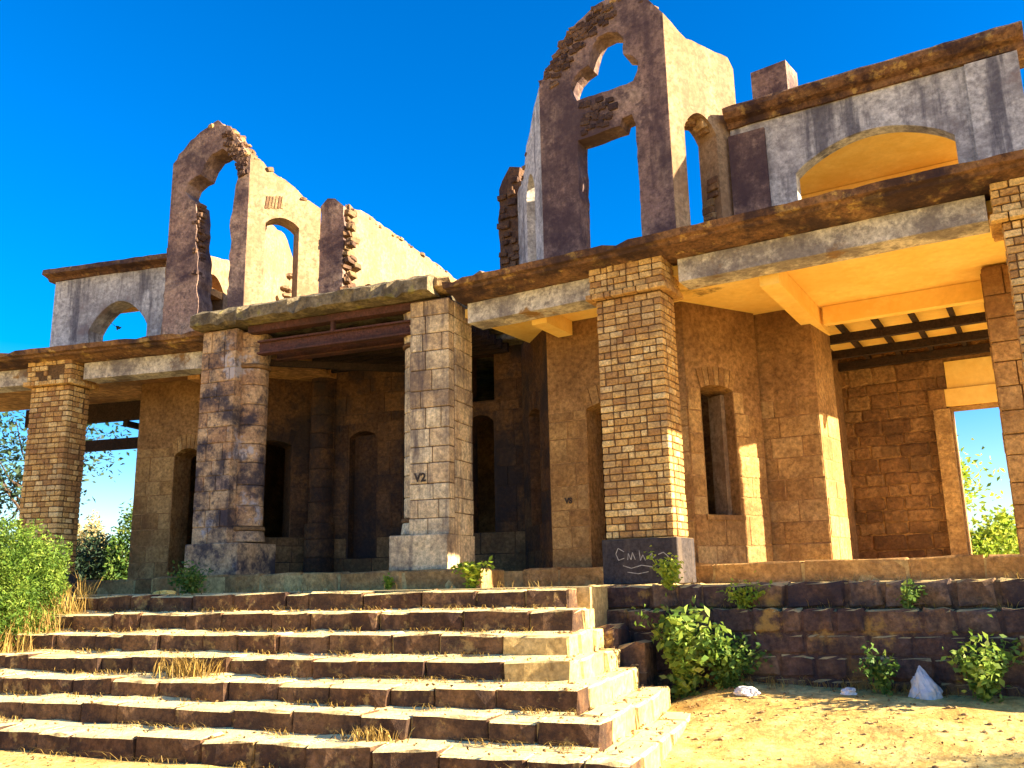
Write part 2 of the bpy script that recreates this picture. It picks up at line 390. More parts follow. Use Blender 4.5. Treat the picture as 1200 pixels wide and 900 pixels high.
def px_text(txt, fr, u, v, z, size, m, parent):
    c = bpy.data.curves.new('painted_mark', 'FONT'); c.body = txt; c.size = size; c.extrude = .001; c.offset = .006
    o = bpy.data.objects.new('tmp', c); COL.objects.link(o)
    bpy.context.view_layer.update()
    me = bpy.data.meshes.new_from_object(o.evaluated_get(bpy.context.evaluated_depsgraph_get()))
    bpy.data.objects.remove(o); me.materials.clear(); me.materials.append(MT[m])
    q = bpy.data.objects.new('painted_mark', me); q.location = fr.P(u, v, z); q.rotation_euler = (rad(90), 0, rad(fr.a))
    return link(q, parent)


# ================================================================== GROUND
def smooth(a, b, x): t = max(0, min(1, (x-a)/(b-a))); return t*t*(3-2*t)
def ground_z(x, y):
    z = .36*smooth(6.4, 9.1, y)*smooth(-2.6, -1.2, x)
    z += .05*smooth(.5, 3, x)
    # sand spilled over the right ends of the middle steps
    # earth heaped beside the stairs on the left
    z += 1.0*smooth(-9.0, -10.6, x)*smooth(5.6, 8.4, y)
    far = smooth(12, 40, math.hypot(x+5, y-6))
    z += .03*noise.noise(Vector((x*.7, y*.7, 0)))*(1-far) + .018*noise.noise(Vector((x*2.3, y*2.3, 4)))*(1-far) + .008*noise.noise(Vector((x*7, y*7, 9)))*(1-far)
    z -= .6*far
    return z
xs = np.concatenate([[-400,-250,-150,-90,-60,-40,-30,-24,-20,-17], np.arange(-15, -5, .25), np.arange(-5, 3.2, .07), np.arange(3.2, 8, .3), [9,10.5,13,17,22,30,45,70,120,200,400]])
ys = np.concatenate([[-300,-150,-80,-40,-20,-10,-5,-2], np.arange(0, 4.6, .3), np.arange(4.6, 9.6, .07), np.arange(9.6, 13, .4), [14,16,18,21,25,30,38,50,70,110,180,300,500]])
gv = [(x, y, ground_z(x, y)) for y in ys for x in xs]; nx = len(xs)
gf = [(j*nx+i, j*nx+i+1, (j+1)*nx+i+1, (j+1)*nx+i) for j in range(len(ys)-1) for i in range(nx-1)]
g = mesh_obj('ground', gv, gf, 'sand', smooth=True); tag(g, 'pale yellow sandy ground in front of the stairs', 'ground', kind='structure')

# ================================================================== STAIRS
STEP_Y = [8.25-.40*k for k in range(7)]
STEP_Z = [1.25, 1.07, .875, .69, .52, .355, .185]
STEP_XR = [-2.72, -2.55, -2.46, -2.32, -2.14, -1.85, -1.55]
STEP_XL = [-8.95-.1*k for k in range(7)]
stairs = root('stone_staircase', (-5.4, 7.0, 0), 'wide flight of seven worn stone steps drifted with sand, leading up to the terrace', 'staircase')
for k in range(7):
    random.seed(100+k); rnd = random.Random(100+k)
    y0, z1, xl, xr = STEP_Y[k], STEP_Z[k], STEP_XL[k], STEP_XR[k]
    zb = -.25-.01*k
    core = B().box(W, xl+.02, xr-.03, y0+.04, 8.62+.006*k, zb, z1-.022).build('step', 'floor', stairs)
    h = z1-(STEP_Z[k+1] if k < 6 else 0)+.03
    x = xl
    while x < xr-.05:
        L = rnd.uniform(.3, .72)
        if xr-(x+L) < .3: L = xr-x
        dz = rnd.uniform(-.022, .006); dy = rnd.uniform(-.028, .018)
        piece('step_stone', core, 'step', 'floor' if k in (2, 3) and x+L/2 > -3.1 else 'step', (x+L/2, y0+dy+.15, z1-h/2+dz), (L-.005, .30, h), rnd.uniform(-.5, .5), rnd.uniform(-.02, .02))
        x += L
    # return of the step down the right flank: dusty stone, its sunlit paleness put into the colour
    y = y0+.32
    yend = 8.55 if k > 1 else 8.3
    while y < yend-.1:
        L = min(rnd.uniform(.4, .8), yend-y)
        piece('step_stone', core, 'step', 'floor', (xr-.13+rnd.uniform(-.01, .015), y+L/2, z1-h/2+rnd.uniform(-.014, .0)), (L-.012, .26, h), 90+rnd.uniform(-.6, .6))
        y += L
# sand blown against the foot of each riser
for k in range(1, 7):
    vs = []; fs = []; n = int((STEP_XR[k-1]-STEP_XL[k-1])/.05)
    for i in range(n+1):
        x = STEP_XL[k-1]+(STEP_XR[k-1]-.02-STEP_XL[k-1])*i/n
        a = max(0, noise.noise(Vector((x*.9, k*5.3, 1)))+.1)*.075+max(0, noise.noise(Vector((x*4.1, k*2.3, 6))))*.04+.006
        vs += [(x, STEP_Y[k-1]-a*2.0-.04, STEP_Z[k]-.02), (x, STEP_Y[k-1]-a*.9, STEP_Z[k]+a*.28), (x, STEP_Y[k-1]+.05, STEP_Z[k]+a*.8)]
        if i: b = 3*i; fs += [(b-3, b, b+1, b-2), (b-2, b+1, b+2, b-1)]
    mesh_obj('sand_drift', vs, fs, 'floor', stairs, smooth=True)['kind'] = 'stuff'
# two grey blocks closing the flank against the terrace
blk = B().box(W, -2.66, -2.10, 8.66, 9.3, -.2, .45).build('flank_block', 'step', stairs)
piece('step_stone', blk, 'step', 'terrace', (-2.53, 8.93, .60), (.32, .60, .58), 1)
piece('step_stone', blk, 'step', 'terrace', (-2.24, 8.95, .45), (.30, .60, .52), -1)

# ================================================================== TERRACE
terrace = root('stone_terrace', (-5, 12, 0), 'raised dark stone terrace the ruined palace stands on, weedy front wall with a ledge', 'terrace')
def xy(v): return (v.x, v.y)
tpts = [(-9.15, 8.57), (-2.60, 8.57), (-2.60, 9.2), xy(RW.P(0.1, -.42, 0)), xy(RW.P(6.2, -.42, 0)), xy(RW.P(6.2, 7, 0)), (-5, 18), xy(LW.P(-2.2, 7, 0)), xy(LW.P(-5.5, 5, 0)), xy(LW.P(-5.5, -.42, 0)), (-9.15, 9.5)]
tb = B().prism(tpts, -.4, P0-.005).build('terrace_body', 'floor', terrace)
TR = RW.sub(0, -.42, 0)
tcore = B().box(TR, -.05, 6.15, -.16, -.01, -.35, 1.0).build('lower_wall', 'terrace', terrace)
ashlar(TR, -.10, 6.2, .05, 1.03, -.16, tcore, m='terrace', h=.19, L=(.18, .48), depth=.2, gap=.014, proud=.015, kind='rough', seed=21)
tcore2 = B().box(TR, -.02, 6.15, -.012, .12, .95, P0-.02).build('upper_course', 'terrace', terrace)
ashlar(TR, -.06, 6.2, 1.02, P0+.01, -.012, tcore2, m='terrace', h=.24, L=(.22, .6), depth=.34, gap=.016, proud=.03, kind='rough', seed=22)
TLc = B().box(W, -9.12, -9.0, 8.6, 9.5, .2, 1.2).build('lower_wall', 'mortar', terrace)
# inner plinth (floor level of the building)
fpts = [(-9.35, 9.9), (-4.45, 9.9), (-4.45, 10.9), xy(RW.P(-1.7, 1.0, 0)), xy(RW.P(5.4, 1.0, 0)), xy(RW.P(5.4, 6.4, 0)), (-5, 17.4), xy(LW.P(-1.2, 6.4, 0)), xy(LW.P(-1.2, 1.0, 0)), xy(LW.P(2.9, 1.0, 0)), (-9.35, 10.85)]
fl = B().prism(fpts, P0-.05, FL-.02).build('floor_slab', 'floor', terrace)
def kerb(a, b, seed):
    d = Vector((b[0]-a[0], b[1]-a[1], 0)); L = d.length; ang = math.degrees(math.atan2(d.y, d.x)); fr = Fr(a, ang)
    rnd = random.Random(seed); random.seed(seed); u = 0
    while u < L-.05:
        l = rnd.uniform(.5, 1.1)
        if L-u-l < .3: l = L-u
        piece('plinth_stone', fl, 'step', 'ashlar', fr.P(u+l/2, .14+rnd.uniform(-.008, .008), (P0+FL)/2-.01), (l-.01, .3, FL-P0+.035), ang)
        u += l
kerb(fpts[0], fpts[1], 31); kerb(fpts[3], fpts[4], 32); kerb(fpts[8], fpts[9], 33); kerb(fpts[1], (-4.45, 10.9), 34)

# ================================================================== PALACE
palace = root('ruined_palace', (-6, 13, FL), 'roofless two-storey stone palace ruin with brick porch columns, arched gable towers and yellow porch ceiling', 'palace')

def brick_column(fr, u, v, w=.87, d=.86, z0=1.77, zcap=4.56, ztop=4.97, seed=1, separate=True, ped=True, pedz=P0, holes=(), rowh=.084):
    random.seed(seed); rnd = random.Random(seed)
    core = B().box(fr, u+.014, u+w-.014, v+.014, v+d-.014, z0-.02, ztop+.03)
    core.box(fr, u-.04, u+w+.04, v-.04, v+d+.04, zcap+.02, ztop+.02)
    core = core.build('brick_column', 'mortar', palace)
    rest = []; rows = []
    z = z0
    while z < zcap-.03: rows.append((z, 0)); z += rowh
    sh = (zcap-z)/max(1, len(rows)); rows = [(a+i*sh, 0) for i, (a, _) in enumerate(rows)]
    z = zcap
    rows.append((z, .095)); z += rowh
    while z < ztop-.03: rows.append((z, .06)); z += rowh
    for ri, (z, ex) in enumerate(rows):
        zc = z+rowh/2
        for side in range(4):
            # side 0 front, 1 right, 2 back, 3 left
            L = (w if side % 2 == 0 else d)+2*ex
            bl = .162; off = 0 if ri % 2 else -bl/2
            x = off
            while x < L-.01:
                l = bl if rnd.random() < .72 else bl*.5
                a = max(x, 0); b = min(x+l, L)
                if L-b < .05: b = L
                if b-a < .03: x += l; continue
                s = (a+b)/2; bd = .10
                pr = rnd.uniform(-.004, .006)
                if rnd.random() < .02: pr = -.012
                if side == 0: c = fr.P(u-ex+s, v-ex-pr+bd/2, zc); ang = fr.a
                elif side == 1: c = fr.P(u+w+ex+pr-bd/2, v-ex+s, zc); ang = fr.a+90
                elif side == 2: c = fr.P(u-ex+s, v+d+ex+pr-bd/2, zc); ang = fr.a
                else: c = fr.P(u-ex-pr+bd/2, v-ex+s, zc); ang = fr.a+90
                # corner: side faces keep clear of the front/back bricks
                size = [b-a-.012, bd, rowh-.013]
                skip = False
                if side % 2:
                    if a < bd: a2 = bd+.004; size[0] = b-a2-.012; sm = (a2+b)/2; skip = size[0] < .03
                    elif b > L-bd: b2 = L-bd-.004; size[0] = b2-a-.012; sm = (a+b2)/2; skip = size[0] < .03
                    else: sm = s
                    if side == 1: c = fr.P(u+w+ex+pr-bd/2, v-ex+sm, zc)
                    else: c = fr.P(u-ex-pr+bd/2, v-ex+sm, zc)
                hole = side == 0 and any(h[0] < s-ex < h[1] and h[2] < zc < h[3] for h in holes)
                if not skip and not hole:
                    if separate and side < 2: piece('brick', core, 'brick', 'brick', c, size, ang)
                    else: rest.append((c, size, ang))
                x += l
                if b >= L: break
    joined('side_bricks', core, 'brick', 'brick', rest)
    if ped:
        p = B().box(fr, u-.03, u+w+.04, v-.05, v+d+.05, pedz+.01, z0-.01).build('pedestal', 'brickdark', palace)
        bv = p.modifiers.new('bevel', 'BEVEL'); bv.width = .012; bv.segments = 2
        return core, p
    return core, None

R1, R1p = brick_column(RW, -.02, .03, w=.82, d=.44, rowh=.080, seed=41)
R2, R2p = brick_column(RW, 4.26, .03, w=.82, d=.44, rowh=.080, seed=42)
L1, L1p = brick_column(LW, .03, .03, w=.76, d=.46, seed=43, z0=1.6, holes=((.12, .3, 4.66, 4.85), (.42, .62, 4.62, 4.90)))
L0, L0p = brick_column(LW, -4.3, .03, w=.76, d=.46, seed=44, separate=False)
# chalk scribble on the black pedestal
rnd = random.Random(5)
def stroke(pts, fr, v, parent, wd=.0045):
    bm = bmesh.new(); prev = None
    for (a, b) in zip(pts[:-1], pts[1:]):
        d = Vector((b[0]-a[0], b[1]-a[1])); d.normalize(); nrm = Vector((-d.y, d.x))*wd
        q = [fr.P(a[0]+nrm.x, v, a[1]+nrm.y), fr.P(a[0]-nrm.x, v, a[1]-nrm.y), fr.P(b[0]-nrm.x, v, b[1]-nrm.y), fr.P(b[0]+nrm.x, v, b[1]+nrm.y)]
        bm.faces.new([bm.verts.new(x) for x in q])
    return bm_obj('chalk_mark', bm, 'chalk', parent)
for pts in ([(.22,1.62),(.15,1.66),(.12,1.60),(.15,1.53),(.22,1.55)], [(.26,1.53),(.27,1.60),(.30,1.53),(.32,1.61),(.35,1.53)], [(.40,1.63),(.41,1.52),(.44,1.58),(.47,1.52)],
            [(.50,1.55),(.55,1.60),(.52,1.53),(.58,1.56)], [(.20,1.47),(.30,1.44),(.42,1.47),(.55,1.45)], [(.62,1.58),(.68,1.60),(.74,1.55)], [(.25,1.40),(.38,1.38),(.50,1.40)]):
    stroke(pts, RW, -.024, R1p)

# ---------------- stone piers of the central bay (square pier + engaged half column towards the opening)
def stone_pier(x0, x1, shaft_side, m, seed, ped_m):
    Y0 = 10.15; D = .72
    core = B().box(W, x0+.012, x1-.012, Y0+.012, Y0+D-.012, FL-.02, 5.03).build('stone_pier', 'cream_joint' if m == 'cream' else 'weather', palace)
    ashlar(W, x0, x1, 1.92, 5.02, Y0, core, m=m, h=.235, L=(.2, .4), depth=.16, gap=.012, proud=.006, seed=seed)
    FRs = Fr((x1, Y0+.165), 90)   # right face: u runs +Y, v runs -X
    ashlar(FRs, 0, D-.17, 1.92, 5.02, 0, core, m=m, h=.235, L=(.2, .38), depth=.14, gap=.012, proud=.006, seed=seed+1)
    FLs = Fr((x0, Y0+D), -90)
    ashlar(FLs, 0, D-.17, 1.92, 5.02, 0, core, m=m, h=.3, L=(.3, .5), depth=.14, gap=.012, proud=.006, seed=seed+2)
    xc = x1 if shaft_side > 0 else x0
    # half column in drums
    rnd = random.Random(seed); z = 2.16; Rr = .22
    def drum(z0, z1, r0, r1, name, mm, segs=22):
        vs = []; fs = []
        for zz, r in ((z0+.004, r0-.008), (z0+.016, r0), (z1-.016, r1), (z1-.004, r1-.008)):
            for i in range(segs): a = 2*math.pi*i/segs; vs.append((xc+shaft_side*.03+r*math.cos(a), Y0+.38+r*math.sin(a), zz))
        for j in range(3):
            for i in range(segs): k = (i+1) % segs; fs.append((j*segs+i, j*segs+k, (j+1)*segs+k, (j+1)*segs+i))
        fs.append(tuple(reversed(range(segs)))); fs.append(tuple(3*segs+i for i in range(segs)))
        return mesh_obj(name, vs, fs, mm, core)
    while z < 4.42:
        h = min(rnd.uniform(.24, .34), 4.46-z)
        if 4.46-z-h < .12: h = 4.46-z
        drum(z, z+h, Rr, Rr, 'drum', m); z += h
    drum(4.46, 4.52, Rr+.035, Rr+.035, 'ring', 'rough'); drum(2.10, 2.16, Rr+.035, Rr+.035, 'ring', 'rough')
    z = 4.52
    while z < 4.98: drum(z, min(z+.25, 5.0), Rr+.01, Rr+.03, 'drum', m); z += .25
    drum(1.94, 2.10, Rr+.04, Rr+.02, 'drum', m)
    xa = x0-.24 if shaft_side < 0 else x0-.03; xb = x1+.26 if shaft_side > 0 else x1+.0
    p = B().box(W, xa, xb, Y0-.09, Y0+D+.05, FL+.005, 1.925).build('pedestal', ped_m, palace)
    bv = p.modifiers.new('bevel', 'BEVEL'); bv.width = .015; bv.segments = 2
    return core
S3 = stone_pier(-5.45, -4.87, -1, 'cream', 51, 'cream')
S2 = stone_pier(-8.92, -8.30, 1, 'weather', 61, 'weather')
px_text('V2', W, -5.36, 10.118, 2.60, .15, 'paint', S3)

# ---------------- ground-floor bay walls
def bay_wall(fr, L, hole, seed, m='ashlar', jm='ashlar_joint', z1=4.9, th=.45, rise=.07, h=.27, Lr=(.28, .55), nv=7, low=None):
    holes = []; ex = []
    if hole:
        ua, ub, za, zs = hole
        holes = [opening(ua, ub, za, zs, rise)]
        ex = [(ua-.005, ub+.005, za, zs), (ua-.10, ub+.10, zs, zs+rise+.27)]
    z0 = FL-.03
    core = wall('bay_wall', fr, [(0, z0), (L, z0), (L, z1), (0, z1)], holes, 0, th, jm, palace)
    ashlar(fr, .0, L, FL, z1-.02, 0, core, m=m, h=h, L=Lr, holes=ex, seed=seed, keep=lambda u, z: z < 3.55+.9*noise.noise(Vector((u*1.3+seed, z*1.1, 0))), proud=.006, low=low)
    if hole: voussoirs(fr, ua-.005, ub+.005, zs, rise, .24, 0, core, MT[m], n=nv)
    return core
RBF = RW.sub(-1.4, 1.3, 0); RBR = RW.sub(.585, 1.305, 60); RB2 = RW.sub(1.10, 2.45, 0); RBL = RW.sub(-2.40, 2.30, -45)
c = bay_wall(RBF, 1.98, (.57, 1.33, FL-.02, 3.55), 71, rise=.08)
px_text('VS', RBF, .22, -.022, 2.32, .10, 'paint', c)
c = bay_wall(RBR, 1.24, (.22, .76, 2.08, 3.68), 72, rise=.06)
# pale splayed jamb and sill inside that window
B().box(RBR, .69, .755, .16, .40, 2.10, 3.66).build('window_jamb', 'plaster', c)
B().box(RBR, .18, .80, -.03, .40, 2.02, 2.082).build('window_sill', 'ashlar', c)
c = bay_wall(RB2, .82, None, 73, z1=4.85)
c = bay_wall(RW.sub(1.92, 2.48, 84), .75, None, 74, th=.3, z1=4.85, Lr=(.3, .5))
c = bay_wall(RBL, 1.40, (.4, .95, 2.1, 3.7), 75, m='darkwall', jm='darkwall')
# passage: side wall, back wall with doorway, lintel, right-hand pier
B().box(RW, 1.35, 1.72, 3.0, 5.3, FL-.03, 4.9).build('passage_wall', 'rough', palace)
PB = RW.sub(1.55, 5.3, 0)
pb = wall('passage_wall', PB, [(0, FL-.03), (3.7, FL-.03), (3.7, 4.9), (0, 4.9)], [[(1.68, FL-.025), (2.42, FL-.025), (2.42, 3.72), (1.68, 3.72)]], 0, .4, 'ashlar_joint', palace)
ashlar(PB, 0, 3.7, FL, 4.85, 0, pb, m='rough', h=.2, L=(.22, .5), holes=[(1.66, 2.44, FL, 4.5)], kind='rough', proud=.025, gap=.012, seed=76)
B().box(PB, 1.60, 2.5, -.05, .35, 3.74, 4.0).build('lintel', 'ceil', palace)
B().box(PB, 1.66, 2.44, -.02, .3, 4.01, 4.42).build('lintel_panel', 'ceil', palace)
for s in (1.40, 2.46): B().box(PB, s, s+.22, -.07, .02, 3.7, 4.0).build('bracket', 'ashlar', palace)
B().box(PB, 1.44, 1.66, -.10, .0, FL, 3.7).build('door_jamb', 'ashlar', palace)
RP = RW.sub(3.96, 2.02, 0)
rp = B().box(RP, .02, .98, .02, .68, FL-.03, 4.78).build('stone_pier', 'ashlar_joint', palace)
ashlar(RP, 0, 1.0, FL, 4.76, 0, rp, m='ashlar', h=.27, L=(.3, .5), seed=77)
ashlar(Fr(RP.P(0, .70, 0), RP.a-90), 0, .56, FL, 4.76, 0, rp, m='ashlar', h=.27, L=(.25, .4), seed=78)
# left wing
LBF = LW.sub(1.13, 1.3, 0); LBR = LW.sub(3.065, 1.305, 45); LBL = LW.sub(.62, 2.19, -60)
c = bay_wall(LBF, 1.93, (.76, 1.28, FL-.02, 3.50), 81, rise=.12)
c = bay_wall(LBR, 1.30, (.31, .92, 2.12, 3.66), 82, m='darkwall', jm='darkwall', rise=.07, low=(2.1, 'rough'))  # low: paler dado stones, the light they catch put into the colour
c = bay_wall(LBL, 1.02, None, 83)
# engaged column on the corner between left bay and hall wall
pil = B().box(LW, 3.97, 4.42, 2.1, 2.5, FL-.03, 4.9).build('wall_pilaster', 'darkwall', palace)
rnd = random.Random(9); pc = LW.P(4.2, 2.12, 0); z = FL
while z < 4.75:
    h = rnd.uniform(.25, .36); vs = []; fs = []; n = 20
    r = .21 if z > 2.1 else .26
    for zz, rr in ((z, r-.008), (z+.012, r), (z+h-.02, r), (z+h-.006, r-.008)):
        for i in range(n): a = 2*math.pi*i/n; vs.append((pc.x+rr*math.cos(a), pc.y+rr*math.sin(a), zz))
    for j in range(3):
        for i in range(n): k = (i+1) % n; fs.append((j*n+i, j*n+k, (j+1)*n+k, (j+1)*n+i))
    fs.append(tuple(reversed(range(n)))); fs.append(tuple(3*n+i for i in range(n)))
    mesh_obj('drum', vs, fs, 'darkwall', pil); z += h
# hall wall at the back of the central bay
HB = Fr((-8.42, 12.78), 0)
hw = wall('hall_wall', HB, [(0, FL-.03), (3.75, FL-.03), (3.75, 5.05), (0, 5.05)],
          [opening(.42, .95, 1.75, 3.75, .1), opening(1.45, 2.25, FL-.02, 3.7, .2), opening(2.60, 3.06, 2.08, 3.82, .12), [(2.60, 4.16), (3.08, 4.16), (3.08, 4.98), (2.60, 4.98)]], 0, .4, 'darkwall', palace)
ashlar(HB, 0, 3.75, FL, 5.0, 0, hw, m='darkwall', h=.27, L=(.3, .6), holes=[(.40, .97, 1.75, 3.9), (1.43, 2.27, FL, 3.95), (2.58, 3.10, 2.08, 3.98), (2.58, 3.10, 4.14, 5.0)], seed=91, low=(2.0, 'rough'))  # lowest courses paler, caught light put into the stone colour
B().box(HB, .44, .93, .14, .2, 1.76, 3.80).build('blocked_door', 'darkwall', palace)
B().box(W, -4.66, -4.2, 12.5, 16.6, FL-.03, 5.0).build('added_partition', 'darkwall', palace)  # unseen partitions, added to keep stray light out of the rooms
B().box(W, -8.3, -7.95, 13.2, 16.6, FL-.03, 5.0).build('added_partition', 'darkwall', palace)
# rear of the building: closes the rooms so that openings look into dark
B().box(W, -12.2, .3, 16.6, 17.0, FL-.03, 5.0).build('rear_wall', 'rough', palace)
B().box(Fr(LW.P(.95, 1.75, 0), 92), 0, 5.1, -.35, 0, FL-.03, 5.0).build('side_wall', 'rough', palace)
B().box(Fr(RW.P(1.4, 5.35, 0), 84), 0, 2.6, 0, .35, FL-.03, 5.0).build('side_wall', 'rough', palace)

# ---------------- porch ceilings, beams, cornices
B().prism([xy(RW.P(-2.1, .32, 0)), xy(RW.P(5.2, .32, 0)), xy(RW.P(5.2, 2.75, 0)), xy(RW.P(-2.0, 2.75, 0))], ZC, ZC+.12).build('porch_ceiling', 'ceil', palace)
B().prism([xy(RW.P(1.5, 2.76, 0)), xy(RW.P(5.2, 2.76, 0)), xy(RW.P(5.2, 5.6, 0)), xy(RW.P(1.5, 5.6, 0))], 4.74, 4.9).build('porch_ceiling', 'ceil', palace)
B().prism([xy(LW.P(-6, .32, 0)), xy(LW.P(4.6, .32, 0)), xy(LW.P(4.4, 2.4, 0)), xy(LW.P(-6, 2.4, 0))], ZC, ZC+.12).build('porch_ceiling', 'ceilbrown', palace)
def beam(fr, u0, u1, seed):
    return sweep('porch_beam', fr, u0, u1, [(.16, 4.66), (.16, 4.93), (.52, 4.93), (.52, 4.66)], 'beam', palace, step=.2, amp=.006, seed=seed)
beam(RW, -1.95, -.10, 1); beam(RW, .98, 4.15, 2); beam(RW, 5.20, 5.28, 3)
beam(LW, .92, 3.72, 4); beam(LW, -3.4, -.08, 5)
# little soffit rail under the beam's back edge and cross beams
B().box(RW, 1.80, 2.02, .55, 3.2, 4.55, ZC-.005).build('cross_beam', 'ceil', palace)
B().box(RW, -1.2, -.98, .55, 1.28, 4.60, ZC-.005).build('cross_beam', 'ceil', palace)
B().box(LW, 2.6, 2.82, .55, 1.28, 4.60, ZC-.005).build('cross_beam', 'ceilbrown', palace)
B().box(RW, 2.06, 4.2, 2.60, 2.74, 4.56, ZC-.005).build('passage_beam', 'ceil', palace)
B().box(RW, 4.55, 4.85, .6, 2.0, 4.68, ZC-.006).build('end_beam', 'ceil', palace)
for v in (3.3, 4.25, 5.1): B().box(RW, 1.73, 4.95, v, v+.09, 4.46, 4.58).build('joist', 'wood', palace)
for u in (2.15, 2.6, 3.05, 3.5, 3.95, 4.4): B().box(RW, u, u+.06, 2.80, 5.28, 4.582, 4.66).build('rafter', 'wood', palace)
B().box(LW, -2.4, 1.0, 3.6, 3.72, 4.12, 4.34).build('joist', 'wood', palace)
B().box(LW, -2.4, 1.0, 2.4, 2.55, 4.45, ZC-.004).build('joist', 'wood', palace)
B().box(LW, -.2, -.1, 2.5, 3.7, 4.345, 4.45).build('rafter', 'wood', palace)
lbk = B().box(LW, .95, 1.32, 3.3, 3.75, FL-.03, 4.12).build('stone_pier', 'rough', palace)
prof = [(-.34, 5.10), (.10, 5.14), (2.0, 5.14), (2.0, 4.935), (.08, 4.935), (-.02, 4.95), (-.10, 4.985), (-.22, 4.99), (-.24, 5.02), (-.31, 5.03)]
sweep('cornice', RW, -2.02, 5.3, prof, 'cornice', palace, step=.16, amp=.012, seed=11, chips=.12)
sweep('cornice', LW, -5.5, 3.72, prof, 'cornice', palace, step=.16, amp=.012, seed=12, chips=.12)
# porch roofs behind the cornice
B().prism([xy(RW.P(-2.0, 1.9, 0)), xy(RW.P(5.25, 1.9, 0)), xy(RW.P(5.25, 5.6, 0)), xy(RW.P(-2.0, 5.6, 0))], 4.93, 5.12).build('roof_slab', 'mossy', palace)
B().prism([xy(LW.P(-1.5, 1.9, 0)), xy(LW.P(4.8, 1.9, 0)), xy(LW.P(4.8, 3.2, 0)), xy(LW.P(-1.5, 3.2, 0))], 4.93, 5.125).build('roof_slab', 'mossy', palace)
B().prism([(-11.6, 12.4), (-2.6, 12.4), (-1.6, 17.2), (-12.2, 17.2)], 5.02, 5.11).build('roof_slab', 'mossy', palace)
# central bay: mossy slab, rusted girders, joists
cprof = [(-.22, 5.08), (-.22, 5.25), (-.10, 5.32), (2.8, 5.30), (2.8, 5.13), (-.10, 5.06)]
sweep('slab', Fr((-9.0, 10.15), -1.0), 0, 3.95, cprof, 'mossy', palace, step=.12, amp=.022, seed=13, chips=.2)
def ibeam(y, z0, z1):
    b = B(); b.box(W, -8.0, -5.5, y-.07, y+.07, z0, z0+.025); b.box(W, -8.0, -5.5, y-.07, y+.07, z1-.025, z1); b.box(W, -8.0, -5.5, y-.012, y+.012, z0+.026, z1-.026)
    return b.build('steel_girder', 'steel', palace)
ibeam(10.30, 4.62, 4.82); ibeam(10.72, 4.62, 4.82)
B().box(W, -8.15, -5.35, 10.2, 10.36, 4.95, 5.05).build('timber_plate', 'steel', palace)
B().box(W, -6.75, -6.70, 10.22, 10.28, 4.80, 4.96).build('hanger', 'steel', palace)
for i in range(7): B().box(W, -8.6, -5.0, 10.95+i*.26, 11.03+i*.26, 4.84+.003*i, 5.0).build('joist', 'wood', palace)
B().box(Fr((-8.2, 10.6), 38), 0, 2.4, 0, .06, 4.56, 4.66).build('fallen_joist', 'wood', palace)
piece('rubble_stone', palace, 'rubble', 'rubble', (-4.98, 10.25, 5.22), (.34, .4, .2), 20)
piece('rubble_stone', palace, 'rubble', 'plaster', (-4.45, 10.3, 5.24), (.3, .3, .18), 50)
piece('rubble_stone', palace, 'rubble', 'rubble', (-4.72, 10.5, 5.2), (.3, .3, .2), 10)

# ================================================================== UPPER STOREY
ZU = 5.09
# right gable tower, front: tall opening, cross bar, trefoil light, round broken head
fo = [(0, ZU), (1.98, ZU)] + jag([(1.98, ZU+.1), (1.98, 9.0)], .006, .12, 91) + jag([(1.98, 9.0), (1.80, 9.28), (1.55, 9.42), (1.30, 9.50), (1.05, 9.55), (.82, 9.44), (.6, 9.28), (.38, 9.08), (.2, 8.85), (.08, 8.62), (.0, 8.5)], .025, .09, 3)[1:]
low = jag([(.58, ZU+.02), (1.50, ZU+.02), (1.50, 7.45), (1.44, 7.62), (1.30, 7.60), (1.26, 7.50), (.60, 7.46)], .009, .12, 4, True)
tre = jag([(.60, 8.08), (1.50, 8.10), (1.56, 8.25), (1.58, 8.40), (1.50, 8.52), (1.38, 8.56), (1.37, 8.68), (1.38, 8.82), (1.30, 8.94), (1.15, 9.0), (1.0, 8.97), (.90, 8.86), (.84, 8.72), (.82, 8.60), (.70, 8.56), (.58, 8.46), (.52, 8.32), (.54, 8.18)], .012, .1, 5, True)
tw = wall('tower_front', RBF, fo, [low, tre], 0, .32, 'tower', palace)
rubble_line(RBF, [(1.8, 9.28), (1.3, 9.50), (1.05, 9.55), (.6, 9.28), (.2, 8.85), (.03, 8.55)], .02, .38, tw, size=(.08, .16), dens=.9, seed=6)
# bare rubble where the plaster has dropped off the arch head and the bar
for i in range(70):
    a = random.Random(i).uniform(.02, 1); q = [(.10, 8.62), (.3, 8.9), (.55, 9.15), (.85, 9.33), (1.08, 9.40)]
    t = a*(len(q)-1); k = min(int(t), len(q)-2); f = t-k; rr = random.Random(i+900)
    piece('rubble_stone', tw, 'rough', 'shaderubble', RBF.P(q[k][0]*(1-f)+q[k+1][0]*f+rr.uniform(-.02, .22), .01+rr.uniform(0, .03), q[k][1]*(1-f)+q[k+1][1]*f+rr.uniform(-.28, .10)), (rr.uniform(.09, .17), .10, rr.uniform(.05, .09)), RBF.a, 0, rr.uniform(-.6, .2))
for i in range(34):
    rr = random.Random(i+300)
    piece('rubble_stone', tw, 'rough', 'shaderubble', RBF.P(rr.uniform(.68, 1.2), .02, rr.uniform(7.55, 8.0)), (rr.uniform(.09, .16), .09, rr.uniform(.05, .085)), RBF.a, 0, rr.uniform(-.1, .1))
tw = wall('tower_side', RBR, [(0, ZU), (1.24, ZU), (1.24, 8.48), (1.15, 8.64)] + jag([(1.15, 8.64), (.60, 8.70), (.40, 8.72), (.15, 8.88), (0, 9.0)], .014, .1, 8)[1:], [opening(.25, .82, ZU+.02, 7.34, .26)], 0, .38, 'plaster', palace)
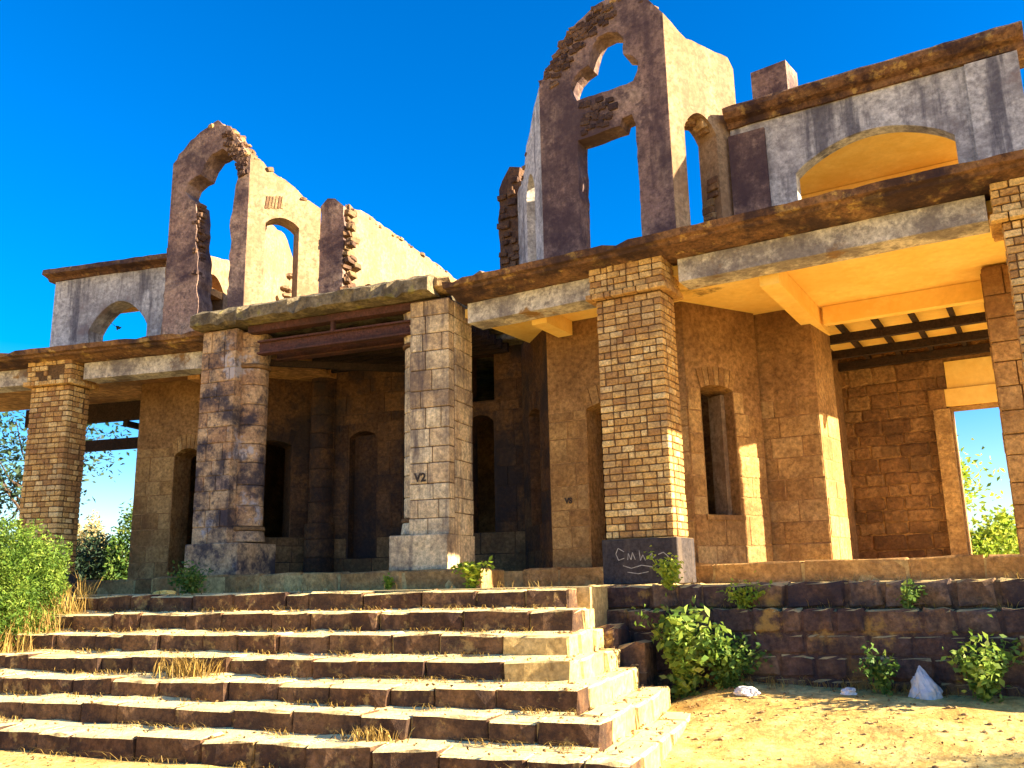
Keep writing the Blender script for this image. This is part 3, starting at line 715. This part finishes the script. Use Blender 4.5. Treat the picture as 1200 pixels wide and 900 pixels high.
rubble_line(RBR, [(.6, 8.69), (.36, 8.72), (.1, 8.90)], .02, .3, tw, size=(.06, .1), seed=9)
for i in range(22):
    rr = random.Random(i+500); t = i/21
    p = (.81, ZU+.3+t*2.1) if i < 14 else (.81-.56*(i-13)/8, 7.36+.23*math.sin(math.pi*(i-13)/8.5))
    piece('rubble_stone', tw, 'rough', 'rubble', RBR.P(p[0]+.0, .2+rr.uniform(-.08, .08), p[1]), (rr.uniform(.06, .12), .2, rr.uniform(.07, .13)), RBR.a, 0, rr.uniform(-.2, .2))
tw = wall('tower_side', RBL, [(0, ZU), (1.40, ZU), (1.40, 8.5)] + jag([(1.40, 8.5), (1.1, 8.35), (.85, 8.1), (.6, 7.95), (.45, 7.6), (.2, 7.5), (0, 7.45)], .03, .12, 18)[1:], [opening(.55, 1.02, ZU+.02, 7.1, .3)], 0, .38, 'greywall', palace)
rubble_line(RBL, [(1.1, 8.35), (.85, 8.1), (.6, 7.95), (.45, 7.6), (.1, 7.48)], .02, .34, tw, size=(.09, .17), seed=19)
EN = RW.sub(-2.78, 2.32, 0)
en = wall('broken_pier', EN, jag([(0, ZU), (.42, ZU), (.42, 7.9), (.25, 7.95), (.08, 7.75), (.0, 7.4)], .03, .14, 20, True), [], 0, .5, 'shaderubble', palace)
for i in range(40):
    rr = random.Random(i+700)
    piece('rubble_stone', en, 'rough', 'shaderubble', EN.P(rr.uniform(.04, .38), .0, rr.uniform(5.5, 7.8)), (rr.uniform(.09, .17), .1, rr.uniform(.06, .1)), EN.a, 0, rr.uniform(-.15, .15))
# inner return behind the tower's left window (sun-lit broken wall)
wall('inner_wall', RW.sub(-3.1, 3.3, 20), jag([(0, ZU), (.8, ZU), (.8, 6.9), (.4, 7.0), (.1, 6.7)], .03, .15, 21, True), [], 0, .35, 'plaster', palace)

# left gable tower, front: head broken open
LTF = LW.sub(1.46, 1.3, 0)
lo = [(0, ZU), (1.60, ZU)] + jag([(1.60, ZU+.1), (1.60, 8.75)], .007, .12, 92) + jag([(1.60, 8.75), (1.40, 9.1), (1.22, 9.35), (1.02, 9.52), (.88, 9.62), (.62, 9.50), (.34, 9.30), (.12, 9.08), (0, 8.9)], .025, .09, 23)[1:]
lh = [(.70, ZU+.02), (1.28, ZU+.02)] + jag([(1.28, ZU+.02), (1.29, 7.2), (1.24, 7.5), (1.31, 7.8), (1.30, 8.1), (1.36, 8.4), (1.36, 8.72), (1.25, 8.78), (1.12, 8.95), (1.02, 9.03), (.80, 8.97), (.66, 8.82), (.60, 8.62), (.48, 8.58), (.34, 8.46), (.30, 8.30), (.38, 8.16), (.52, 8.08), (.58, 7.8), (.56, 7.4), (.64, 7.0), (.66, 6.6), (.70, 6.0)], .022, .11, 24)[1:]
tw = wall('tower_front', LTF, lo, [lh], 0, .42, 'tower', palace)
rubble_line(LTF, [(1.58, 8.75), (1.22, 9.35), (.88, 9.62), (.5, 9.42)], .02, .38, tw, size=(.08, .17), seed=25)
for i in range(46):
    rr = random.Random(i+1200); q = [(1.42, 8.5), (1.36, 8.8), (1.22, 9.05), (1.1, 9.25)]; t = rr.random()*3; k = min(int(t), 2); f = t-k
    piece('rubble_stone', tw, 'rough', 'shaderubble', LTF.P(q[k][0]*(1-f)+q[k+1][0]*f+rr.uniform(-.06, .16), .01+rr.uniform(0, .03), q[k][1]*(1-f)+q[k+1][1]*f+rr.uniform(-.1, .1)), (rr.uniform(.08, .16), .12, rr.uniform(.05, .09)), LTF.a, 0, rr.uniform(-.4, .4))
for i in range(22):
    rr = random.Random(i+1300)
    piece('rubble_stone', tw, 'rough', 'shaderubble', LTF.P(.58+rr.uniform(-.06, .05), .12+rr.uniform(-.1, .1), 6.6+i*.068), (rr.uniform(.08, .16), .16, rr.uniform(.06, .1)), LTF.a, 0, rr.uniform(-.3, .3))
tw = wall('tower_side', LBR, [(0, ZU), (1.30, ZU), (1.30, 8.05)] + jag([(1.30, 8.05), (1.0, 8.2), (.7, 8.42), (.4, 8.58), (.12, 8.78), (0, 8.85)], .022, .1, 26)[1:], [opening(.31, .91, ZU+.02, 7.6, .14)], 0, .36, 'plaster', palace)
rubble_line(LBR, [(1.30, 8.05), (1.0, 8.2), (.7, 8.42), (.4, 8.58), (.05, 8.82)], .0, .34, tw, size=(.07, .15), seed=27, dens=1.2)
for i in range(6): piece('exposed_brick', tw, 'brick', 'rubble', LBR.P(.32+.055*i, .015, 7.98+.01*i), (.045, .06, .24), LBR.a, 0, .12)
# pilaster and the long sun-lit hall wall running back
PL = LW.sub(3.98, 2.22, 0)
tw = wall('broken_pilaster', PL, jag([(0, ZU), (.46, ZU), (.47, 8.05), (.30, 8.2), (.12, 8.24), (0, 8.1)], .02, .18, 28, True), [], 0, .3, 'tower', palace)
for i in range(44):
    rr = random.Random(i+1500)
    piece('rubble_stone', tw, 'rough', 'rubble', PL.P(.50+rr.uniform(-.05, .10), .12+rr.uniform(-.08, .2), 5.4+i*.062), (rr.uniform(.1, .18), .2, rr.uniform(.06, .11)), PL.a+rr.uniform(-20, 20), 0, rr.uniform(-.3, .3))
HWf = Fr(PL.P(.50, .25, 0), 84)
tw = wall('hall_wall', HWf, [(0, ZU), (4.4, ZU)] + jag([(4.4, ZU), (4.4, 7.7), (3.2, 7.9), (2.0, 8.02), (1.0, 8.1), (.4, 8.16), (0, 8.1)], .02, .12, 29)[1:], [opening(.25, .95, ZU+.3, 6.5, .3)], 0, .4, 'plaster', palace)
rubble_line(HWf, [(4.4, 7.7), (3.2, 7.9), (2.0, 8.02), (0, 8.12)], .0, .38, tw, size=(.05, .11), seed=30, dens=.8)
# inner walls seen through the left tower's openings
IW = Fr(LW.P(1.42, 1.8, 0), 95.7)
wall('inner_wall', IW, jag([(0, ZU), (4.4, ZU), (4.4, 7.9), (3.9, 8.6), (3.5, 9.1), (2.75, 9.05), (2.5, 7.8), (1.4, 7.72), (.4, 7.55), (0, 7.5)], .03, .15, 33, True), [opening(.62, 1.30, 6.45, 7.0, .26)], 0, .35, 'plaster', palace)
B().box(IW, .55, 1.38, .36, .42, 6.4, 7.35).build('niche_back', 'ceilbrown', palace)
for i in range(16):
    rr = random.Random(i+1700); piece('rubble_stone', palace, 'rubble', 'plaster', IW.P(3.2+rr.uniform(-.1, 1.1), -.04, rr.uniform(7.4, 8.3)), (rr.uniform(.1, .22), .2, rr.uniform(.08, .14)), rr.uniform(0, 90))

# outer upper walls with segmental arches
URf = RW.sub(1.14, 2.2, 0)
uw = wall('upper_wall', URf, [(0, ZU), (3.49, ZU), (3.49, 7.43), (0, 7.47)], [opening(.83, 2.75, ZU+.02, 6.57, .36, 18)], 0, .22, 'greywall', palace)
B().box(URf, -.02, .48, -.06, -.002, ZU, 7.33).build('pilaster', 'tower', palace)
B().box(URf, 2.96, 3.53, -.08, -.002, ZU, 7.41).build('pilaster', 'greywall', palace)
cp2 = [(-.26, 7.66), (-.22, 7.70), (.5, 7.72), (.5, 7.45), (-.05, 7.45), (-.08, 7.52), (-.18, 7.54), (-.24, 7.60)]
sweep('upper_cornice', URf, -.02, 3.62, cp2, 'cornice', palace, step=.14, amp=.012, seed=35, chips=.1)
B().box(URf, .05, 3.50, .5, 3.3, 7.46, 7.64).build('upper_ceiling', 'ceil', palace)
B().box(URf, .05, 3.45, 2.8, 3.1, ZU, 7.45).build('loggia_wall', 'ceil', palace)
B().box(URf, .4, 3.4, 2.58, 2.79, 6.70, 7.05).build('loggia_beam', 'ceil', palace)
ch = B().box(Fr(URf.P(.24, .45, 0), URf.a-7), 0, .52, 0, .45, 7.71, 8.50).build('chimney', 'tower', palace)
rubble_line(URf, [(.05, 7.76), (1.0, 7.74)], .2, .3, ch, size=(.12, .24), seed=37, m='plaster')
ULf = LW.sub(-1.5, 1.9, 0)
uw = wall('upper_wall', ULf, [(0, ZU), (2.95, ZU), (2.95, 7.22), (0, 7.16)], [opening(.86, 2.16, ZU+.02, 6.10, .52, 16)], 0, .40, 'greywall', palace)
cp3 = [(-.22, 7.26), (-.2, 7.36), (.42, 7.38), (.42, 7.18), (-.02, 7.18), (-.06, 7.23)]
sweep('upper_cornice', ULf, -.15, 2.95, cp3, 'cornice', palace, step=.14, amp=.012, seed=36, chips=.1)
B().box(ULf, 2.48, 2.62, -.05, -.002, ZU, 7.15).build('pilaster', 'greywall', palace)
B().box(ULf, .1, 2.9, .42, 1.3, 6.86, 7.0).build('upper_ceiling', 'ceilbrown', palace)
# dry creeper hanging in the left arch
tw_ = root('hanging_creeper', LW.P(-.8, 2.22, 6.85), 'thin dry creeper with a few dark leaves hanging in the far left arch', 'creeper')

# ================================================================== PLANTS
def leaf_mesh(name, pts, size, m, parent=None, aspect=2.2, up=0.0, rng=RNG, var=.4):
    """pts (n,3) leaf centres; each leaf a folded rhomb"""
    n = len(pts); pts = np.asarray(pts, float)
    d = rng.normal(size=(n, 3)); d[:, 2] = d[:, 2]*.7+up; d /= np.linalg.norm(d, axis=1, keepdims=True)
    q = rng.normal(size=(n, 3)); s = np.cross(d, q); s /= np.linalg.norm(s, axis=1, keepdims=True)
    L = size*rng.uniform(1-var, 1+var, (n, 1)); wv = s*L/aspect; nn = np.cross(d, s)*L*.12
    a = pts-d*L*.5; b = pts+wv*.5+nn; c = pts+d*L*.5; e = pts-wv*.5+nn
    vs = np.stack([a, b, c, e], 1).reshape(-1, 3)
    me = bpy.data.meshes.new(name); me.vertices.add(4*n); me.vertices.foreach_set('co', vs.ravel())
    me.loops.add(4*n); me.loops.foreach_set('vertex_index', np.arange(4*n, dtype=np.int32))
    me.polygons.add(n); me.polygons.foreach_set('loop_start', np.arange(0, 4*n, 4, dtype=np.int32)); 
    me.update(calc_edges=True); me.validate(); me.materials.append(MT[m])
    return link(bpy.data.objects.new(name, me), parent)
def tube(bm, pts, radii, n=7):
    rings = []
    for i, p in enumerate(pts):
        p = Vector(p); d = (Vector(pts[min(i+1, len(pts)-1)])-Vector(pts[max(i-1, 0)])).normalized()
        a = d.orthogonal().normalized(); b = d.cross(a)
        rings.append([bm.verts.new(p+(a*math.cos(2*math.pi*k/n)+b*math.sin(2*math.pi*k/n))*radii[i]) for k in range(n)])
    for r, s in zip(rings[:-1], rings[1:]):
        for k in range(n): bm.faces.new((r[k], r[(k+1) % n], s[(k+1) % n], s[k]))
    bm.faces.new(rings[0][::-1]); bm.faces.new(rings[-1])
def tree(name, loc, height, crown_r, label, m, nleaf, leaf, seed, trunk_r=.16, crown_z=.62, squash=.8, clumps=34, cat='tree', group=None, spread=.23):
    rng = np.random.default_rng(seed); rnd = random.Random(seed)
    r = root(name, loc, label, cat, group); bm = bmesh.new(); L = Vector(loc)
    top = L+Vector((rnd.uniform(-.2, .2), rnd.uniform(-.2, .2), height*crown_z))
    tp = [L-Vector((0, 0, .3)), L.lerp(top, .35)+Vector((rnd.uniform(-.1, .1),)*3), L.lerp(top, .7)+Vector((rnd.uniform(-.12, .12), rnd.uniform(-.12, .12), 0)), top]
    tube(bm, tp, [trunk_r*1.3, trunk_r, trunk_r*.8, trunk_r*.5], 9)
    cen = []; cc = L+Vector((0, 0, height*crown_z))
    for i in range(clumps):
        v = Vector(rng.normal(size=3)); v.normalize(); rr = crown_r*rnd.uniform(.35, 1.0)
        c = cc+Vector((v.x*rr, v.y*rr, v.z*rr*squash+height*(1-crown_z)*.1)); cen.append(c)
        if i % 2 == 0:
            st = L.lerp(top, rnd.uniform(.55, 1)); md = st.lerp(c, .5)+Vector((0, 0, -.1*crown_r))
            tube(bm, [st, md, c], [trunk_r*.32, trunk_r*.2, trunk_r*.05], 5)
    bm_obj('trunk', bm, 'bark', r)
    pts = np.concatenate([np.array(c)+rng.normal(size=(nleaf//clumps, 3))*crown_r*spread*rnd.uniform(.6, 1.2)*np.array([1, 1, .75]) for c in cen])
    leaf_mesh('crown', pts, leaf, m, r, rng=rng)
    return r
def blades(name, roots, h, m, parent=None, spread=.5, wd=.006, rng=RNG, bend=.4):
    vs = []; fs = []
    for p in roots:
        hh = h*rng.uniform(.5, 1.2); a = rng.uniform(0, 6.28); s = rng.uniform(.1, 1)*spread*hh
        dx, dy = math.cos(a), math.sin(a); sx, sy = -dy*wd*rng.uniform(.6, 1.4), dx*wd
        p = np.array(p); b = len(vs)
        m1 = p+np.array([dx*s*.4, dy*s*.4, hh*.6]); t = p+np.array([dx*s*(1+bend*.3), dy*s*(1+bend*.3), hh*(1-.35*rng.random()*bend)])
        w_ = np.array([sx, sy, 0])
        vs += [p-w_, p+w_, m1+w_*.8, m1-w_*.8, t]; fs += [(b, b+1, b+2, b+3), (b+3, b+2, b+4)]
    return mesh_obj(name, vs, fs, m, parent)
def weed(loc, h, r, n, label, m='weed', leaf=.07, seed=1, stems=9, group=None, name='weed_plant', cat='plant'):
    rng = np.random.default_rng(seed); rnd = random.Random(seed)
    q = root(name, loc, label, cat, group); L = Vector(loc); bm = bmesh.new(); pts = []
    for i in range(stems):
        a = rnd.uniform(0, 6.28); rr = r*rnd.uniform(.2, 1); hh = h*rnd.uniform(.55, 1.05)
        t = L+Vector((math.cos(a)*rr, math.sin(a)*rr*.8, hh)); md = L.lerp(t, .5)+Vector((-math.cos(a)*rr*.2, -math.sin(a)*rr*.2, .08*h))
        tube(bm, [L-Vector((0, 0, .03)), md, t], [.006, .005, .002], 4)
        for j in range(n//stems):
            f = rnd.random()**.7; b = (L.lerp(md, f*2) if f < .5 else md.lerp(t, f*2-1))
            pts.append(np.array(b)+rng.normal(size=3)*r*.14)
    bm_obj('stem', bm, 'weed', q); leaf_mesh('leaves', np.array(pts), leaf, m, q, rng=rng, aspect=1.9)
    return q

bm = bmesh.new(); tube(bm, [LW.P(-.86, 2.25, 6.90), LW.P(-.72, 2.22, 6.62), LW.P(-.52, 2.22, 6.40), LW.P(-.25, 2.22, 6.20)], [.006, .006, .005, .004], 5)
bm_obj('stem', bm, 'bark', tw_)
leaf_mesh('leaves', [np.array(LW.P(-.62+a, 2.22, 6.44+b)) for a, b in ((0, 0), (.05, -.03), (-.05, .02), (.02, .05), (.07, .02), (.36, -.26), (.40, -.24), (.37, -.21), (.34, -.23))], .10, 'darkleaf', tw_)
# big round bush beside the stairs
def bush(loc, rx, ry, rz, n, label, m, leaf, seed, name='bush', grass=0):
    rng = np.random.default_rng(seed); q = root(name, loc, label, 'bush')
    v = rng.normal(size=(n, 3)); v /= np.linalg.norm(v, axis=1, keepdims=True); v[:, 2] = np.abs(v[:, 2])
    lump = np.array([1+.30*noise.noise(Vector(x)*2.1+Vector((seed, 0, 0)))+.18*noise.noise(Vector(x)*5.3) for x in v])
    rr = (rng.random(n)**.30)*lump
    pts = v*rr[:, None]*np.array([rx, ry, rz])+np.array(loc)
    leaf_mesh('foliage', pts, leaf, m, q, aspect=3.2, up=.55, rng=rng)
    bm = bmesh.new(); rnd = random.Random(seed)
    for i in range(26):
        d = v[rnd.randrange(n)]; e = Vector(loc)+Vector((d[0]*rx*.85, d[1]*ry*.85, d[2]*rz*.85))
        tube(bm, [Vector(loc)-Vector((0, 0, .1)), Vector(loc).lerp(e, .5)+Vector((0, 0, .1)), e], [.02, .012, .004], 5)
    bm_obj('stem', bm, 'bark', q)
    return q
bush((-9.95, 7.75, .75), 1.15, 1.0, 1.42, 60000, 'large round bright green bush at the left end of the steps', 'bushleaf', .05, 201)
weed((-8.15, 9.35, P0-.02), .33, .34, 900, 'low leafy green shrub at the foot of the dark weathered stone pier', leaf=.055, seed=211, stems=16)
weed((-4.32, 9.62, P0-.02), .30, .26, 420, 'pale green weed at the sunny corner of the cream stone pier', m='yellowleaf', leaf=.06, seed=212, stems=12)
weed((-5.55, 9.80, P0), .16, .14, 160, 'small grassy weed in front of the cream pier pedestal', m='yellowleaf', leaf=.05, seed=213)
weed((-1.75, 8.72, ground_z(-1.75, 8.72)), .78, .46, 1300, 'tall leafy green weed growing where the steps meet the terrace wall', m='palweed', leaf=.085, seed=214, stems=20)
weed((-1.35, 8.72, ground_z(-1.35, 8.72)), .48, .40, 1300, 'lower dark green weed beside the tall weed at the terrace wall', leaf=.055, seed=215, stems=16)
weed((-.02, 8.52, ground_z(-.02, 8.52)), .38, .24, 260, 'thin weed at the foot of the terrace wall beside the plastic bag', leaf=.055, seed=216, stems=14)
weed((.74, 8.38, ground_z(.74, 8.38)), .50, .36, 800, 'bushy weed against the terrace wall to the right of the plastic bag', m='palweed', leaf=.065, seed=217, stems=16)
weed((-1.95, 9.18, P0-.02), .30, .30, 360, 'yellow-green weed on the terrace edge at the black pedestal', m='yellowleaf', leaf=.055, seed=218, stems=10)
weed((-1.2, 8.99, 1.03), .22, .28, 260, 'small creeper hanging on the ledge of the terrace wall', m='yellowleaf', leaf=.05, seed=219, stems=9)
weed((.25, 8.73, 1.03), .20, .22, 200, 'small green sprig growing out of the terrace ledge', leaf=.05, seed=220, stems=7)
# straw-coloured tufts
def tuft(loc, h, r, n, label, seed, group=None):
    rng = np.random.default_rng(seed); q = root('grass_tuft', loc, label, 'grass tuft', group)
    pts = np.array(loc)+np.stack([rng.normal(size=n)*r, rng.normal(size=n)*r*.6, np.zeros(n)-.01], 1)
    blades('blade', pts, h, 'dry', q, spread=1.2, rng=rng, wd=.005); return q
tuft((-6.05, 6.98, STEP_Z[4]), .22, .16, 240, 'dry yellow grass tuft growing in the middle of the steps', 301)
tuft((-3.6, 6.15, STEP_Z[6]), .12, .12, 120, 'flattened straw tuft on the second lowest step near its right end', 302)
tuft((-2.25, 5.80, 0), .14, .10, 110, 'straw tuft in front of the right corner of the lowest step', 303)
# dry grass rooted along the joints of the steps and the terrace foot
rng = np.random.default_rng(77); pts = []
for k in range(7):
    zt = STEP_Z[k+1] if k < 6 else ground_z(-5, 5.7)
    n = 620
    xx = rng.uniform(STEP_XL[k], STEP_XR[k], n)
    dens = np.array([noise.noise(Vector((x*1.7, k*3.1, 0))) for x in xx])
    for x, d in zip(xx, dens):
        if d > -.05+rng.uniform(-.2, .25): pts.append((x, STEP_Y[k]-.02-abs(rng.normal())*.03, zt-.01))
tag(blades('dry_grass', pts, .075, 'dry', spread=2.6, rng=rng, wd=.003, bend=1.5), 'dry straw grass growing along the step joints', 'grass', kind='stuff')
pts = []
for i in range(1500):
    u = rng.uniform(-.2, 6); v = -.60-abs(rng.normal())*.10; p = RW.P(u, v, 0)
    if noise.noise(Vector((u*1.5, 7, 0))) > rng.uniform(-.5, .4): pts.append((p.x, p.y, ground_z(p.x, p.y)-.01))
tag(blades('withered_grass', pts, .13, 'dry', spread=2.0, rng=rng, wd=.0035, bend=1.2), 'withered grass fringe at the foot of the terrace wall', 'grass', kind='stuff')
pts = []
for i in range(420):
    x = rng.uniform(-8.8, -2.8)
    pts.append((x, 8.5+rng.random()*1.3, P0)) if noise.noise(Vector((x*1.3, 20, 0))) > rng.uniform(-.1, .5) else None
for i in range(900):
    u = rng.uniform(.5, 5.8); p = RW.P(u, -.46+.04*rng.random(), 0); pts.append((p.x, p.y, 1.02)) if noise.noise(Vector((u*1.8, 40, 0))) > rng.uniform(-.3, .4) else None
for i in range(500):
    u = rng.uniform(.9, 5.5); p = RW.P(u, -.36+rng.random()*.1, 0); pts.append((p.x, p.y, P0)) if noise.noise(Vector((u*1.8, 30, 0))) > rng.uniform(-.1, .5) else None
tag(blades('terrace_grass', pts, .09, 'dry', spread=1.8, rng=rng, wd=.003), 'short grass sprouting on the terrace edge', 'grass', kind='stuff')

pts = []
for i in range(1500):
    a = rng.uniform(0, 6.28); rr = rng.uniform(.85, 1.25); x = -9.95+1.15*rr*math.cos(a); y = 7.75+1.0*rr*math.sin(a)
    z = ground_z(x, y)
    for k in range(7):
        if STEP_XL[k] < x < STEP_XR[k] and y > STEP_Y[k]: z = max(z, STEP_Z[k])
    if y < 8.4: pts.append((x, y, z-.01))
tag(blades('tall_dry_grass', pts, .34, 'dry', spread=1.0, rng=rng, wd=.004), 'tall dry grass fringing the big bush', 'grass', kind='stuff')
# leaf litter and straw lying about
n = 2600; px = rng.uniform(-2.4, 3.4, n); py = rng.uniform(4.4, 9.1, n)
keepm = np.array([noise.noise(Vector((a*.9, b*.9, 50))) > rng.uniform(-.5, .5) for a, b in zip(px, py)]); px, py = px[keepm], py[keepm]
lz = np.array([ground_z(a, b) for a, b in zip(px, py)])
def on_step(a, b):
    z = ground_z(a, b)
    for k in range(7):
        if STEP_XL[k] < a < STEP_XR[k] and b > STEP_Y[k]: z = max(z, STEP_Z[k])
    return z
qx = rng.uniform(-8.8, -1.6, 1500); qy = rng.uniform(5.2, 8.5, 1500)
lx = np.concatenate([px, qx]); ly = np.concatenate([py, qy]); lzz = np.concatenate([lz, [on_step(a, b) for a, b in zip(qx, qy)]])
tag(leaf_mesh('leaf_litter', np.stack([lx, ly, lzz+.006], 1), .026, 'litter', rng=rng, aspect=1.8, var=.6), 'dry leaf litter scattered on the sand and steps', 'litter', kind='stuff')
# trees and bushes behind the palace
tree('shade_tree', (-24.0, 20.0, -.4), 8.4, 2.4, 'tall sparse dark-leaved tree behind the far brick column', 'darkleaf', 3600, .19, 401, crown_z=.66, clumps=34, spread=.24, squash=1.2)
for i, (x, y, h, r, mm, lb) in enumerate(((-21.6, 20.2, 2.6, .9, 'blossom', 'pale straw-coloured bush behind the far brick column'), (-20.4, 19.4, 2.0, 1.2, 'darkleaf', 'dark green bush low behind the open porch'),
      (-19.2, 19.6, 2.7, .9, 'weed', 'green bush next to the left bay wall behind the porch'), (-24.5, 18.6, 2.6, 1.6, 'weed', 'mid green bush beyond the far end of the left porch'))):
    q = bush((x, y, ground_z(x, y)), r, r, h, 6500, lb, mm, .15, 420+i, name='background_bush')
tree('pale_tree', (.3, 22.5, -.4), 6.2, 1.7, 'yellow-green sunlit tree seen through the passage doorway', 'yellowleaf', 9000, .14, 431, crown_z=.62, clumps=36, squash=1.0)
tree('pale_tree', (2.7, 22.0, -.4), 3.4, 1.5, 'lower yellow-green tree in front of the taller one behind the passage', 'yellowleaf', 13000, .14, 432, crown_z=.45, clumps=44)
bush((2.5, 19.0, -.4), 1.6, 1.2, 2.3, 12000, 'yellow-green bush just outside the passage doorway', 'yellowleaf', .12, 433, name='background_bush')
# tree beyond the right edge whose shadow falls on the sand
tree('shade_tree', (14.0, 6.55, .0), 6.6, 1.35, 'leafy tree standing out on the sand to the right of the stairs', 'weed', 16000, .16, 441, crown_z=.74, clumps=46, squash=.7)

# ================================================================== SMALL THINGS
def crumple(name, loc, size, m, label, cat, seed, tall=1.0):
    rnd = random.Random(seed); bm = bmesh.new(); bmesh.ops.create_icosphere(bm, subdivisions=4, radius=1)
    for v in bm.verts:
        f = 1+.35*noise.noise(v.co*1.9+Vector((seed, 0, 0)))+.24*abs(noise.noise(v.co*4.5))+.10*abs(noise.noise(v.co*9))
        v.co *= f
        if v.co.z < -.35: v.co.z = -.35
        tp = max(0, v.co.z); v.co.x *= 1-.55*tp*(tall > 1); v.co.y *= 1-.4*tp*(tall > 1)
        v.co.x -= .25*tp*(tall > 1)
        v.co = Vector((v.co.x*size[0], v.co.y*size[1], (v.co.z+.35)*size[2]))
    o = bm_obj(name, bm, m); o.location = loc; return tag(o, label, cat)
crumple('plastic_bag', (.30, 8.50, ground_z(.30, 8.50)-.01), (.12, .08, .17), 'bag', 'crumpled pale grey plastic bag lying at the foot of the terrace wall', 'bag', 3, 1.4)
crumple('paper_scrap', (-1.15, 8.45, ground_z(-1.15, 8.45)-.005), (.10, .07, .05), 'paper', 'pale scrap of litter on the ground beside the tall weed', 'litter', 5)
crumple('paper_scrap', (-.30, 8.48, ground_z(-.3, 8.48)-.005), (.06, .05, .04), 'paper', 'small pale scrap of litter between weed and plastic bag', 'litter', 6)
crumple('cloth_scrap', (-8.05, 8.75, P0-.003), (.14, .07, .035), 'bushyellow' if 'bushyellow' in MT else 'ceil', 'small yellow scrap lying on the terrace at the top of the steps', 'litter', 7)
# pebbles and crumbs of earth on the sand
rng = np.random.default_rng(5); bm = bmesh.new()
for i in range(1500):
    x = rng.uniform(-2.6, 3.2); y = rng.uniform(4.4, 9.0)
    if i > 1150: x = rng.uniform(-8.5, -2.5); y = rng.uniform(4.4, 8.2)
    z = ground_z(x, y)
    for k in range(7):
        if STEP_XL[k] < x < STEP_XR[k] and y > STEP_Y[k]: z = max(z, STEP_Z[k])
    s = .006+.014*rng.random()**3
    k0 = len(bm.verts); bmesh.ops.create_icosphere(bm, subdivisions=1, radius=s, matrix=Matrix.Translation((x, y, z+s*.2)) @ Matrix.Diagonal((rng.uniform(.8, 1.6), rng.uniform(.8, 1.4), .7, 1)))
tag(bm_obj('pebbles', bm, 'pebble'), 'scattered pebbles and crumbs on the sand', 'pebbles', kind='stuff')
